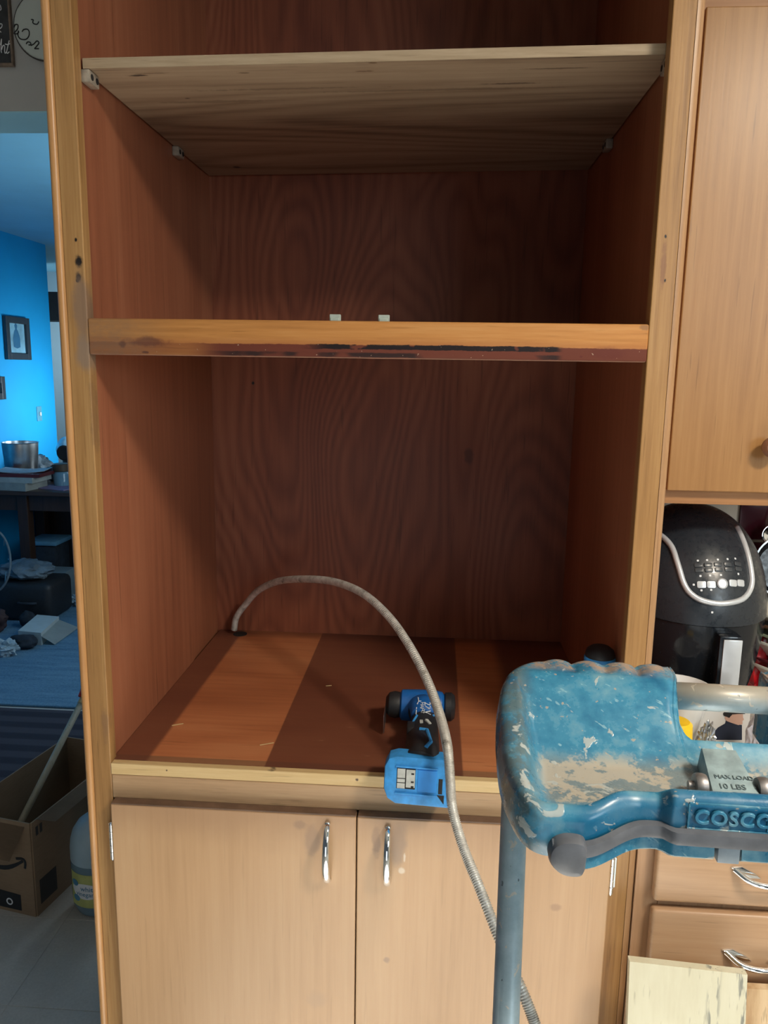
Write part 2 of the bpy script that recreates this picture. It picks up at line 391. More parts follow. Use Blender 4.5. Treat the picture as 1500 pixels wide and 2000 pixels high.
p1, p2 = at(82, 573, 5.2), at(86, 628, 5.2)
struct('trim_1', box(-3.95, -1.6, 5.05, 5.25, p2.z, p1.z), M['dark_beam'], 'dark lintel over the opening past the blue wall')
hd = box(-3.2, -.5365, .65, .80, 2.086, 2.44)
struct('wall_header', hd, M['header_paint'])
t = NT('header_soffit'); M['soffit'] = plain('blue_cast_soffit', (.40, .74, .86), .7, var=.04, sc=4)  # header underside: the blue light on it is put into its colour
obj('soffit', box(-3.2, -.5365, .652, .80, 2.083, 2.087), M['soffit'], bpy.data.objects['wall_header'])
M['plaster'] = plain('cream_plaster', (.72, .66, .55), .8, var=.04)
wb = struct('wall_back', box(-.5365, 2.4, .66, .76, 0, 2.44), M['plaster'])
M['tile_cream'] = plain('cream_glazed_tile', (.75, .72, .64), .2, var=.05, sc=10)
M['tile_maroon'] = plain('maroon_glazed_tile', (.085, .012, .022), .18, var=.15, sc=10)
TS = .1085
for i in range(7):
    for j in range(5):
        x0 = .6775 - 3 * TS + i * TS; z0 = 1.183 - 3 * TS + j * TS
        if z0 < .85: continue
        maroon = i >= 3 and (i - 3) % 2 == 0
        obj('tile', box(x0 + .003, x0 + TS - .003, .652, .6605, z0 + .003, z0 + TS - .003, bev=.0025, seg=2), M['tile_maroon' if maroon else 'tile_cream'], wb, smooth=True)
M['room_wall'] = plain('kitchen_wall_paint', (.62, .60, .55), .8, var=.04)
struct('wall_right', box(2.3, 2.4, -3.6, .66, 0, 2.44), M['room_wall'])

# ------------------------------------------------------------------ tall cabinet
XL, XR, DEP = -.4965, .2835, .64
FZ = .934
cab = thing('tall_cabinet', 'tall honey-stained wooden oven cabinet with emptied red plywood compartments and two doors below', 'cabinet')
def P(name, bm, mat, parent=cab, **k): return obj(name, bm, mat, parent, **k)
P('stile', box(-.526, XL, 0, .022, 0, 2.438, bev=.0015), M['stile'])
P('stile', box(XR, .3135, 0, .022, 0, 2.438, bev=.0015), M['stile'])
def bead(x0, x1):
    n = 9; poly = []
    for i in range(n + 1):
        a = math.pi * i / n
        poly.append(((x0 + x1) / 2 - math.cos(a) * (x1 - x0) / 2, .004 - math.sin(a) * .008))
    poly += [(x1, .022), (x0, .022)]
    return prism(poly, 0, 2.438)
P('bead_moulding', bead(-.539, -.5255), M['bead'], smooth=True)
qr = [(.3137, 0.0)] + [(.3137 + .0118 * math.sin(math.radians(a)), .0118 * (1 - math.cos(math.radians(a)))) for a in range(15, 91, 15)] + [(.3255, .022), (.3137, .022)]
P('bead_moulding', prism(qr, 0, 2.438), M['edge_round'], smooth=True)
P('rail', box(XL, XR, -.001, .024, 1.564, 1.6145, bev=.003, seg=3), M['rail'], smooth=True)
P('lower_rail', box(XL, XR, .0, .022, .874, .9145, bev=.002), M['lower_rail'])
P('floor_edging', box(XL, XR, -.001, .012, .9150, FZ, bev=.001, seg=1), M['raw_edge'])
P('floor_panel', box(-.5, .300, .0121, DEP, .9155, FZ), M['floor_panel'])
P('fixed_shelf', box(-.4995, .2995, .0245, DEP, 1.596, 1.6135), M['inner'])
P('side_panel', box(-.522, -.507, .0225, DEP + .01, 0, 2.438), M['inner'])
P('side_lining', box(-.5065, -.5, .0225, .44, FZ + .0005, 1.5955), M['inner'], label='left lining board of the lower compartment, front half')
P('side_lining', box(-.5065, -.5058, .445, DEP, FZ + .0005, 1.5955), M['inner'], label='recessed rear strip of the left lining')
P('side_lining', box(-.5065, -.5, .0225, DEP, 1.614, 2.42), M['inner'])
P('side_panel', box(.3003, .316, .0225, DEP + .01, 0, 2.438), M['inner'])
P('back_panel', box(-.5065, .3, DEP, DEP + .01, 0, 2.42), M['back'])
P('top_panel', box(-.5065, .3, .0225, DEP, 2.42, 2.438), M['inner'])
P('base_panel', box(-.5065, .3, .0225, DEP, .09, .105), M['inner'])
P('toe_board', box(XL, XR, .05, .062, 0, .09), M['frame_r'])
P('bottom_rail', box(XL, XR, 0, .022, .09, .13), M['stile'])
# cable hole in the back corner
P('cable_hole', lathe([(.016, 0), (.016, .0012)], 20, Matrix.Translation((-.445, .612, FZ))), M['hole'])
# doors with arched pulls and hinges
GX = -.1055
def pull(p0, p1, out, w=.0060, th=.0042):
    """arched cabinet pull between two feet"""
    p0, p1 = Vector(p0), Vector(p1); d = p1 - p0; pts = []
    for i in range(25):
        t = .5 - .5 * math.cos(math.pi * i / 24); pts.append(p0 + d * t + Vector((0, -1, 0)) * (out * math.sin(math.pi * t) ** .5))
    bm = bmesh.new()
    add_tube(bm, pts, lambda t, i: (.72 + .28 * min(1, 1.6 * t)), 14, True, (w, th, (1, 0, 0)))
    for p in (p0, p1):
        add_lathe(bm, [(.0048, 0), (.0048, .004), (.0036, .006)], 14, Matrix.Translation(p + Vector((0, .0005, 0))) @ Matrix.Rotation(math.pi / 2, 4, 'X'))
    return bm
for s, (x0, x1) in enumerate(((-.4925, GX - .0008), (GX + .0008, .2815))):
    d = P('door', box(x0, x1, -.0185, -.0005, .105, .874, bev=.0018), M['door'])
    obj('door_lip', box(x0 + .001, x1 - .001, -.0178, -.0006, .8738, .8762, bev=.0006, seg=1), M['dark_lip'], d)
    hx = at(638, 1675, -.03).x if s == 0 else at(756, 1680, -.03).x
    zt, zb = (at(640, 1608, -.025).z, at(637, 1742, -.03).z) if s == 0 else (at(757, 1616, -.025).z, at(755, 1748, -.03).z)
    obj('handle', pull((hx, -.0187, zt - .004), (hx, -.0187, zb + .014), .026), M['chrome'], d, smooth='all')
    ex = x0 - .0035 if s == 0 else x1 + .004
    for zc in (.806 if s == 0 else .794, .20):
        bm = bmesh.new()
        add_lathe(bm, [(.0012, -.034), (.003, -.031), (.003, .031), (.0012, .034)], 12, Matrix.Translation((ex, -.012, zc)))
        for k in range(5): add_lathe(bm, [(.0037, -.0052), (.0037, .0052)], 12, Matrix.Translation((ex, -.012, zc - .024 + .012 * k)))
        add_box(bm, ex - .009 if s == 0 else ex - .001, ex + .001 if s == 0 else ex + .009, -.0035, -.0003, zc - .026, zc + .026, bev=.001, seg=1)
        obj('hinge', bm, M['chrome'], d, smooth=True)
# plastic clips
def clip(x, y, z, side):
    c = P('shelf_clip', box(x, x + side * .0125, y, y + .032, z - .017, z - .0005, bev=.0015) if side > 0 else box(x - .0125, x, y, y + .032, z - .017, z - .0005, bev=.0015), M['clip'], smooth=True)
    xc = x + side * .0128
    for dy in (.008, .024):
        obj('screw_hole', lathe([(.0042, 0), (.0042, .0008)], 14, Matrix.Translation((xc - (side > 0) * .0004, y + dy, z - .009)) @ Matrix.Rotation(math.pi / 2, 4, 'Y')), M['hole'], c)
def shelf_z(x): return 1.9485 + (x + .5) / .8 * .0105
clip(-.4998, .026, shelf_z(-.495), 1); clip(.2998, .026, shelf_z(.295), -1)
clip(-.4998, .40, shelf_z(-.495), 1); clip(.2998, .40, shelf_z(.295), -1)
for pxx in (655, 750):
    c = at(pxx, 629, .009)
    bm = bmesh.new(); add_box(bm, c.x - .0078, c.x + .0078, .005, .013, 1.6142, 1.6235, bev=.0008, seg=1)
    add_box(bm, c.x - .0065, c.x + .0055, .0035, .009, 1.6142, 1.619, bev=.0006, seg=1)
    P('catch', bm, M['glass_clip'], label='small clear plastic catch on the rail')

# adjustable upper shelf
sh = thing('cabinet_shelf', 'loose grey-tan plywood shelf resting on plastic clips high in the tall cabinet', 'shelf', (-.1, .03, 1.95))
def tilt_box(x0, x1, y0, y1, t0, t1):
    bm = box(x0, x1, y0, y1, 0, 1)
    for v in bm.verts: v.co.z = shelf_z(v.co.x) + (t0 if v.co.z < .5 else t1)
    return bm
obj('board', tilt_box(-.4968, .2975, .029, .625, 0, .0135), M['shelf'], sh)
obj('front_edge', tilt_box(-.4968, .2975, .0275, .0289, .0002, .0134), M['shelf_edge'], sh)

# ------------------------------------------------------------------ armoured cable
cp = [(457, 1230, .612), (462, 1205, .608), (480, 1180, .595), (505, 1153, .56), (545, 1135, .50), (600, 1131, .42), (655, 1137, .35), (710, 1160, .27), (760, 1205, .20), (800, 1262, .13),
      (835, 1330, .06), (860, 1400, -.01), (874, 1460, -.065), (879, 1520, -.085), (884, 1580, -.10), (905, 1655, -.13), (937, 1735, -.17), (978, 1840, -.21), (1030, 1960, -.25), (1060, 2050, -.27), (1100, 2200, -.27)]
pts = [at(*c) for c in cp]
q = pts[-1]; pts += [Vector((q.x + .02, -.26, .28)), Vector((q.x + .01, -.24, .12)), Vector((q.x - .05, -.22, .03)), Vector((q.x - .16, -.22, .0085)), Vector((q.x - .30, -.25, .0085))]
cp = catmull(pts, 60)
cb = tube(cp, lambda t, i: .0068 + .0009 * math.sin(i * 2.1), 12)
tag(obj('electric_cable', cb, M['cable'], origin=(cp[-1].x, cp[-1].y, 0), smooth='all'), 'dirty metal-armoured electric cable arching out of the cabinet corner', 'cable')

# ------------------------------------------------------------------ blue power tool hanging over the ledge
M['tool_blue'] = plain('tool_blue_plastic', (.010, .12, .42), .42, 0, .15, 60, .05)
M['tool_blue_dusty'] = plain('dusty_light_blue_plastic', (.035, .27, .66), .55, 0, .22, 70, .08)
M['tool_black'] = plain('black_rubber_grip', (.016, .017, .020), .55, 0, .25, 90, .1)
M['contact'] = plain('grey_contact_plastic', (.46, .48, .46), .5, 0, .15, 120)
M['white_print'] = plain('white_print', (.72, .75, .78), .5, var=.05)
tb = at(815, 1528, -.035)
drill = thing('power_drill', 'blue cordless power tool without battery lying over the cabinet ledge', 'power tool', (tb.x, 0, FZ))
hc = at(825, 1378, .185)                       # head centre
hc.z = max(hc.z, FZ + .0285)
b0 = at(752, 1480, -.035); b1 = at(877, 1577, -.035)
bw, bh = (b1.x - b0.x) / 2, (at(815, 1488, -.05).z - at(815, 1575, -.05).z) / 2
bc = Vector(((b0.x + b1.x) / 2, -.030, (at(815, 1488, -.05).z + at(815, 1575, -.05).z) / 2))
MB = frame_mat(bc, (1, -.02, -.02), (0, .16, 1))       # x right, y up, z toward viewer
def rrect(w, h, r, n=5, cut=None):
    pts = []
    for cx, cy, a0 in ((w - r, h - r, 0), (-w + r, h - r, 90), (-w + r, -h + r, 180), (w - r, -h + r, 270)):
        for i in range(n + 1):
            a = math.radians(a0 + 90 * i / n); pts.append((cx + r * math.cos(a), cy + r * math.sin(a)))
    return pts
foot = [(bw * .98, bh * .98), (-bw + .018, bh), (-bw + .006, bh - .004), (-bw, bh - .016), (-bw, -bh + .022), (-bw + .006, -bh + .007), (-bw + .018, -bh), (bw * .82, -bh - .001), (bw * 1.02, -bh - .001), (bw * 1.02, -bh + .016), (bw * .95, -bh + .020), (bw * .95, bh * .95)]
bm = prism(foot[::-1], -.018, .018, M=MB, bev=.003)
ft = obj('battery_foot', bm, M['tool_blue_dusty'], drill, smooth=True)
fz = .0182
def fplate(name, x0, x1, y0, y1, mat, h=.0012, bev=.0004):
    return obj(name, prism([(x0, y0), (x1, y0), (x1, y1), (x0, y1)], fz - .004, fz + h, M=MB, bev=bev), mat, ft)
fplate('contact_block', -bw * .62, -bw * .05, -bh * .34, bh * .52, M['hole'], .0002)
fplate('contact_plate', -bw * .60, -bw * .36, -bh * .32, bh * .50, M['contact'], .0012)
fplate('contact_plate', -bw * .33, -bw * .06, -bh * .26, bh * .48, M['contact'], .0016)
for yy in (.10, -.08): fplate('contact_slot', -bw * .60, -bw * .36, bh * (yy - .02), bh * (yy + .02), M['hole'], .0014)
for yy in (.32, -.02, -.22): fplate('contact_slot', -bw * .18, -bw * .09, bh * (yy - .04), bh * (yy + .04), M['hole'], .0018)
fplate('slide_recess', bw * .02, bw * .60, -bh * .42, bh * .50, plain('clean_blue_recess', (.02, .24, .70), .35), .0004)
fplate('side_rail', -bw * .66, bw * .62, bh * .56, bh * .62, M['tool_blue_dusty'], .0022)
fplate('side_rail', -bw * .66, bw * .62, -bh * .56, -bh * .50, M['tool_blue_dusty'], .0022)
fplate('latch_slot', bw * .66, bw * .78, -bh * .45, bh * .18, M['hole'], .0004)
obj('latch_slot', prism([(bw * .62, -bh * .50), (bw * .84, -bh * .50), (bw * .84, -bh * .86)], fz - .004, fz + .0004, M=MB), M['hole'], ft)
# handle: from the foot back to the head, two-tone
hp = [bc + Vector((.006, .008, bh * .55)), bc + Vector((.010, .03, bh * .75)), Vector((bc.x * .5 + hc.x * .5 + .004, .06, FZ + .026)), hc + Vector((.004, -.055, -.002)), hc + Vector((0, -.01, 0))]
hpts = catmull(hp, 8)
obj('handle_grip', tube(hpts, lambda t, i: .021 + .004 * math.cos(2 * math.pi * t) ** 2, 20, True, (1.0, 1.08, (0, 0, 1))), M['tool_black'], drill, smooth='all')
# head barrel along x
MX = Matrix.Translation(hc) @ Matrix.Rotation(math.pi / 2, 4, 'Y')   # local z -> +x
hd = obj('motor_housing', lathe([(.020, -.040), (.0265, -.036), (.0275, -.010), (.0275, .020), (.025, .034), (.020, .038)], 28, MX), M['tool_blue'], drill, smooth=True)
obj('rear_cap', lathe([(.019, .037), (.0245, .040), (.025, .050), (.020, .056), (.008, .058)], 24, MX), M['tool_black'], drill, smooth=True)
obj('collar', lathe([(.013, -.064), (.021, -.058), (.0235, -.048), (.0215, -.039)], 24, MX), M['tool_black'], drill, smooth=True)
bl = at(765, 1395, .17); obj('blade', box(hc.x - .0655, hc.x - .0635, hc.y - .050, hc.y - .002, FZ + .004, FZ + .036, bev=.0006, seg=1), M['steel'], drill)
# neck shroud, side vents, print
neck = [hc + Vector((.002, -.024, .010)), hc + Vector((.003, -.040, .013)), hc + Vector((.005, -.058, .008))]
nk = obj('neck_shroud', tube(catmull(neck, 5), lambda t, i: .0225 - .002 * t, 16, True, (.9, 1.15, (0, 0, 1))), M['tool_blue'], drill, smooth='all')
obj('trigger', box(hc.x - .024, hc.x - .008, hc.y - .112, hc.y - .085, hc.z - .008, hc.z + .012, bev=.004), M['tool_black'], drill, smooth=True)

def skin(*objs):
    out = bmesh.new()
    for o in objs:
        n0 = len(out.verts); out.from_mesh(o.data); out.verts.ensure_lookup_table()
        off = root_of(o).location
        for v in out.verts[n0:]: v.co += off
    return BVHTree.FromBMesh(out)
dsk = skin(nk, hd, bpy.data.objects['handle_grip'])
def on(px, py, lift=.0008):
    l, n, _, _ = dsk.ray_cast(CAM, ray(px, py).normalized())
    return (l + n * lift) if l is not None else at(px, py, .14)
for body, sz, p0 in (('22V', .0155, (829, 1371)), ('HART', .0085, (822, 1372))):
    a, b = on(*p0), on(p0[0], p0[1] + 20); c = on(p0[0] + 8, p0[1] + 2)
    Mt = frame_mat(a, b - a, c - a); tb_ = text_bm(body, sz, Mt, depth=.0003, space=.92); nz_ = Vector((Mt[0][2], Mt[1][2], Mt[2][2]))
    for v in tb_.verts:
        h_ = (v.co - a).dot(nz_); l, n, _, _ = dsk.ray_cast(v.co + nz_ * .03, -nz_)
        if l is not None: v.co = l + nz_ * (.0005 + h_)
    obj('lettering', tb_, M['white_print'], nk)
for line in ([(815, 1376), (818, 1370), (846, 1371), (849, 1378)], [(814, 1382), (813, 1396)], [(849, 1384), (848, 1396)], [(817, 1363), (818, 1370)], [(847, 1364), (846, 1371)]):
    obj('piping', tube([on(*p) for p in line], .0008, 6), M['white_print'], nk)
for line in ([(815, 1398), (806, 1413)], [(846, 1398), (855, 1408)]):
    obj('strut', tube([on(*p, .001) for p in line], .0020, 8), M['tool_blue_dusty'], nk)

obj('side_switch', tube([on(*p, .001) for p in ((820, 1425), (834, 1427), (841, 1450), (832, 1460))], .0030, 8), M['tool_blue_dusty'], drill)

for xx, yy, w_, h_ in ((823, 1410, .0026, .0048), (836, 1410, .0030, .0058)):
    a = on(xx, yy, .0); b = on(xx + 5, yy, .0); c = on(xx, yy - 6, .0)
    obj('contact_badge', prism(rrect(w_, h_, .0008, 2), -.002, .0016, M=frame_mat(a, b - a, c - a)), M['contact'], drill)

# second tool standing behind the tray: only its domed end shows
d0 = at(1177, 1266, .10)
tool2 = thing('cordless_tool', 'blue power tool standing upright in the cabinet with a black domed end', 'power tool', (d0.x, .115, FZ))
MZ = Matrix.Translation((d0.x, .115, 0)); top = d0.z
obj('motor_dome', lathe([(.0235, top - .019), (.0235, top - .015), (.0215, top - .008), (.015, top - .003), (.006, top), (0, top + .0003)], 28, MZ), M['tool_black'], tool2, smooth=True)
obj('collar', lathe([(.0245, top - .036), (.0250, top - .022), (.0240, top - .0188)], 28, MZ), M['tool_blue_dusty'], tool2, smooth=True)
obj('motor_housing', lathe([(.026, FZ + .03), (.027, top - .06), (.0262, top - .036)], 28, MZ), M['tool_blue'], tool2, smooth=True)
obj('chuck', lathe([(.012, FZ), (.018, FZ + .006), (.021, FZ + .030)], 28, MZ), M['tool_black'], tool2, smooth=True)
obj('handle', tube(catmull([Vector((d0.x + .004, .125, top - .075)), Vector((d0.x + .006, .17, top - .08)), Vector((d0.x + .006, .235, top - .09))], 6), .017, 16), M['tool_black'], tool2, smooth='all')

# slivers of wood left on the cabinet floor
for (px_, py_, ln, an, lb) in ((347, 1416, .020, .5, 'pale wood sliver on the cabinet floor near the left wall'), (521, 1454, .024, .45, 'thin pale wood sliver at the edge of the dark floor stripe'), (642, 1340, .012, .3, 'tiny pale wood chip on the dark floor stripe')):
    p = atz(px_, py_, FZ)
    tag(obj('wood_sliver', box(-ln / 2, ln / 2, -.0012, .0012, .0002, .0016, bev=.0005, seg=1, M=Matrix.Translation((p.x, p.y, FZ)) @ Matrix.Rotation(an, 4, 'Z')), M['raw_edge'], origin=(p.x, p.y, FZ)), lb, 'sliver', 'slivers of wood on the cabinet floor')

# ------------------------------------------------------------------ step ladder with paint tray
LO = Vector((.275, -.38, 0)); HZ = 1.245
lad = thing('step_ladder', 'old blue step ladder with a paint-spattered plastic tray on grey tube legs', 'ladder', LO, rotz=math.radians(-2))
def tray_mat(name, floor_mask=True, light=1.0):
    t = NT(name); x, y, z = t.xyz()
    n1 = t.noise(t.coord(), 22, 5, .65); n2 = t.noise(t.coord(), 60, 5, .7); n3 = t.noise(t.scale((60, 60, 14)), 1.6, 3, .6)
    col = t.ramp(n1, [(.3, (.010 * light, .115 * light, .235 * light)), (.48, (.040 * light, .215 * light, .345 * light)), (.66, (.15, .32, .40))])
    sv = t.scale((240, 240, 30), vec=t.n('ShaderNodeMapping', Vector=t.coord(), Rotation=(.3, .9, .5)).outputs[0])
    scr = t.step(t.noise(sv, 1.0, 2, .5), .66, .72)
    col = t.mix(t.math('MULTIPLY', scr, .55), col, (.30, .50, .56))
    if floor_mask:
        dirt = t.math('MULTIPLY', t.step(t.math('ADD', t.math('MULTIPLY', n1, .6), t.math('MULTIPLY', n2, .4)), .50, .535), t.step(t.math('ADD', z, t.math('MULTIPLY', n2, .012)), HZ - .013, HZ - .030))
        grime = t.step(t.math('ADD', z, t.math('MULTIPLY', n2, .01)), HZ - .020, HZ - .034)
        inn = t.math('MULTIPLY', t.step(y, -.150, -.138), t.step(y, -.055, -.085))
        inn = t.math('MULTIPLY', inn, t.step(t.math('ABSOLUTE', x), .185, .165))
        col = t.mix(t.math('MULTIPLY', t.math('MULTIPLY', grime, inn), .80), col, (.215, .225, .205))
        col = t.mix(t.math('MULTIPLY', t.math('MULTIPLY', dirt, inn), .85), col, (.45, .40, .32))
        bmp = t.math('MULTIPLY', t.step(y, .000, .018), t.step(z, HZ + .004, HZ + .014))
        col = t.mix(t.math('MULTIPLY', bmp, t.math('MULTIPLY', t.step(n2, .40, .55), .85)), col, (.34, .24, .165))
        side = t.math('MULTIPLY', t.step(t.math('ABSOLUTE', x), .170, .192), t.step(n2, .34, .56))
        col = t.mix(t.math('MULTIPLY', side, .82), col, (.085, .115, .115))
        face = t.math('MULTIPLY', t.step(y, -.146, -.154), t.step(t.math('ABSOLUTE', x), .165, .140))
        col = t.mix(t.math('MULTIPLY', face, .65), col, (.006, .10, .215))
    blot = t.step(t.noise(t.coord(), 34, 4, .6, .6), .61, .64)
    col = t.mix(t.math('MULTIPLY', blot, .8), col, (.42, .45, .43))
    speck = t.step(t.noise(t.coord(), 150, 2, .5), .69, .72)
    col = t.mix(t.math('MULTIPLY', speck, .7), col, (.40, .33, .24))
    t.bump(t.math('ADD', t.math('MULTIPLY', blot, .6), t.math('MULTIPLY', n2, .4)), .25, .0015)
    return t.done(col, t.ramp(n1, [(.35, .20), (.65, .36)]), 0)
M['tray'] = tray_mat('worn_blue_tray_plastic'); M['tray2'] = tray_mat('worn_blue_apron_plastic', False, .8)
UM = .209
def sm(a, b, x):
    k = max(0.0, min(1.0, (x - a) / (b - a))); return k * k * (3 - 2 * k)
CU = .005
def corner(au, e0=.150, p=2.7):
    k = max(0.0, (au - e0) / (UM - e0)); return max(0.0, 1 - k ** p) ** (1 / p)
def cut_c(u): return CU - u if u < CU else (u - CU) * .83
def front_v(u):
    au = abs(u)
    v = -.162 + .008 * sm(.078, .088, au) - .020 * sm(.100, .150, au)
    return -.062 + (v + .062) * corner(au, .174, 2.5)
def back_v(u):
    au = abs(u); c = cut_c(u)
    v = -.050 + .012 * sm(.028, .0355, c) ** 2 + .078 * sm(.0355, .0390, c)
    return -.062 + (v + .062) * corner(au, .142, 2.4)
us = []
u = 0.0
while u < UM - 1e-6:
    us.append(u); u += .0016 if .076 < u < .090 else (.0008 if u > .196 else (.0010 if .024 < u < .056 else .003))
us.append(UM); us = [-a for a in us[:0:-1]] + us
NJ = 64
bm = bmesh.new(); grid = []
outline = [(a, front_v(a)) for a in us] + [(a, back_v(a)) for a in us[::-1]]
OL = [Vector((a, b)) for a, b in outline]
def edist(p):
    best = 9
    for i in range(len(OL)):
        a, b = OL[i], OL[(i + 1) % len(OL)]
        if abs(a.x - p.x) > .04 and abs(b.x - p.x) > .04: continue
        d = b - a; L = d.length_squared
        k = 0 if L == 0 else max(0, min(1, (p - a).dot(d) / L))
        best = min(best, (a + d * k - p).length)
    return best
def tray_h(u, v, vf, vb):
    e = edist(Vector((u, v))); au = abs(u)
    floor = -.036
    # crest heights
    c = cut_c(u); lobe = sm(.035, .041, c)
    frontc = -.013 - .009 * sm(.078, .088, au) + .002 * sm(.1, .12, au) - .006 * sm(.12, .15, au)
    tt = max(0.0, min(1.0, (v + .160) / .165))
    wside = sm(.172, .200, au)
    crest = frontc + (.0175 - frontc) * sm(.10, .90, tt)
    crest = crest * (1 - .3 * wside) + .012 * tt * .3 * wside
    ef = v - vf; es = UM - au
    w = max(1 - sm(.010, .024, ef), 1 - sm(.018, .040, es))
    k = max(0.0, min(1.0, (v + .082) / .080)); k = .5 * k + .5 * k * k * (3 - 2 * k)
    h = max(floor + (crest - floor) * w, floor + .0535 * k)
    if lobe > 0 and v > -.005:
        k = sm(-.002, .014, v) * sm(.170, .150, au) * sm(.042, .052, c)
        h += k * (.0026 * (abs(math.sin((au - .040) / .031 * math.pi)) ** .7 * 2 - 1) - .001)
    r = .011 if c > .040 or v < -.09 else .007
    if e < r: h -= r - math.sqrt(max(0, r * r - (r - e) ** 2))
    return h
for a in us:
    vf, vb = front_v(a), back_v(a); colv = []
    for j in range(NJ + 1):
        s = j / NJ; s = .5 - .5 * math.cos(math.pi * s) if True else s
        v = vf + (vb - vf) * s
        cc = CU - a if a < CU else 0.0
        wu = .0135 * sm(.030, -.040, v) * sm(-.105, -.060, v) * sm(.0, .037, cc) * sm(.095, .042, cc)
        colv.append(bm.verts.new((a + math.copysign(wu, a - CU), v, HZ + tray_h(a, v, vf, vb))))
    grid.append(colv)
for c0, c1 in zip(grid, grid[1:]):
    for j in range(NJ): bm.faces.new((c0[j], c1[j], c1[j + 1], c0[j + 1]))
loop = [c[0] for c in grid] + grid[-1][1:] + [c[-1] for c in grid[-2::-1]] + grid[0][-2:0:-1]
def bottom(u, v):
    au = abs(u); k = sm(.11, .165, au)
    return HZ - .050 - .016 * k * sm(-.04, -.15, v)
prev = loop
for lev in (.3, .65, 1.0):
    cur = []
    for v0 in loop:
        zb = bottom(v0.co.x, v0.co.y); c = v0.co.copy()
        o = Vector((c.x, c.y + .06, 0)); o = o.normalized() if o.length else o
        fl_ = .002 if lev < 1 else -.004
        cur.append(bm.verts.new((c.x + o.x * fl_, c.y + o.y * fl_, c.z + (zb - c.z) * lev)))
    for i in range(len(loop)): bm.faces.new((prev[(i + 1) % len(loop)], prev[i], cur[i], cur[(i + 1) % len(loop)]))
    prev = cur
tray = obj('paint_tray', bm, M['tray'], lad, smooth='all', local=True)
# name plate on the tray front
FN = (0, -1, 0)
def tray_front(u, z): return Vector((u, front_v(u) - .0022, z))
PZ0, PZ1 = HZ - .0385, HZ - .0175
bm = bmesh.new()
loopz = [(-.0685, PZ0), (-.0685, PZ1), (.0685, PZ1), (.0685, PZ0), (-.0685, PZ0)]
for (a, b) in zip(loopz, loopz[1:]): add_tube(bm, [tray_front(*a), tray_front(*b)], .0010, 6)
obj('name_plate', bm, M['tray2'], tray, local=True)
M['letter'] = tray_mat('worn_letter_edges', False, 1.0)
obj('lettering', text_bm('COSCO', .0158, frame_mat(tray_front(-.0645, PZ0 + .0048), (1, 0, 0), (0, 0, 1)), depth=.0012, bevel=.0004, space=1.08), M['letter'], tray, local=True)
hx = -.0015
bm = bmesh.new()
hp = [(hx - .0105, PZ0 + .011), (hx, PZ0 + .0225), (hx + .0105, PZ0 + .011)]
add_tube(bm, [tray_front(*p) for p in hp], .0010, 6)
hp = [(hx - .0085, PZ0 + .0125), (hx - .0085, PZ0 + .002), (hx + .0085, PZ0 + .002), (hx + .0085, PZ0 + .0125)]
add_tube(bm, [tray_front(*p) for p in hp], .0009, 6)
hp = [(hx - .003, PZ0 + .008), (hx - .003, PZ0 + .012), (hx, PZ0 + .009), (hx + .003, PZ0 + .012), (hx + .003, PZ0 + .008)]
add_tube(bm, [tray_front(*p) for p in hp], .0006, 6)
obj('house_emblem', bm, M['letter'], tray, local=True)
# hinge tongue with load lettering
tc = Vector((-.022, -.108, HZ - .026))
tongue = [(-.0145, .030), (-.020, -.036), (.020, -.036), (.0145, .030)]
MT = frame_mat(tc, (1, 0, 0), (0, 1, .28))
M['tongue'] = plain('grey_blue_tongue', (.23, .31, .33), .5, 0, .3, 60, .15)
tg = obj('hinge_tongue', prism(tongue[::-1], -.016, .006, M=MT, bev=.002), M['tongue'], tray, local=True, smooth=True)
bm = text_bm('10 LBS', .0078, MT @ Matrix.Translation((-.0125, -.017, .0062)), depth=.0005)
obj('lettering', bm, plain('dark_load_mark', (.10, .14, .15), .6), tg, local=True)
bm = text_bm('MAX LOAD', .0060, MT @ Matrix.Translation((-.0130, -.006, .0062)), depth=.0005)
obj('lettering', bm, bpy.data.materials['dark_load_mark'], tg, local=True)
M['bolt'] = plain('dull_washer_steel', (.26, .25, .25), .45, .8, .3, 90)
for du in (-.026, .024):
    obj('bolt', lathe([(0.001, -.005), (.0095, -.005), (.0105, -.002), (.0105, .002), (.0095, .004), (.004, .0045), (.004, .009), (0, .0095)], 18,
        Matrix.Translation(tc + Vector((du, -.012, -.001))) @ Matrix.Rotation(math.pi / 2 * (-1 if du < 0 else 1), 4, 'Y')), M['bolt'], tray, local=True, smooth=True)
# grey brace following the tray front, with capped ends
M['brace'] = plain('grey_brace_plastic', (.105, .112, .128), .38, 0, .2, 60, .05)
bm = bmesh.new(); us2 = [-.172 + .344 * i / 80 for i in range(81)]
def brace_z(u): return HZ - .0375 - .009 * sm(.095, .150, abs(u))
secs = []
for a in us2:
    v0 = front_v(a) - .0035; z0 = brace_z(a)
    secs.append([bm.verts.new(p) for p in ((a, v0, z0 - .0125), (a, v0 - .006, z0 - .0115), (a, v0 - .0072, z0 - .006), (a, v0 - .006, z0 - .0015), (a, v0, z0 - .0006))])
for s0, s1 in zip(secs, secs[1:]):
    for k in range(4): bm.faces.new((s0[k + 1], s0[k], s1[k], s1[k + 1]))
    bm.faces.new((s0[0], s0[4], s1[4], s1[0]))
bm.faces.new(secs[0]); bm.faces.new(secs[-1][::-1])
bmesh.ops.recalc_face_normals(bm, faces=bm.faces)
obj('front_brace', bm, M['brace'], lad, smooth=True, local=True)
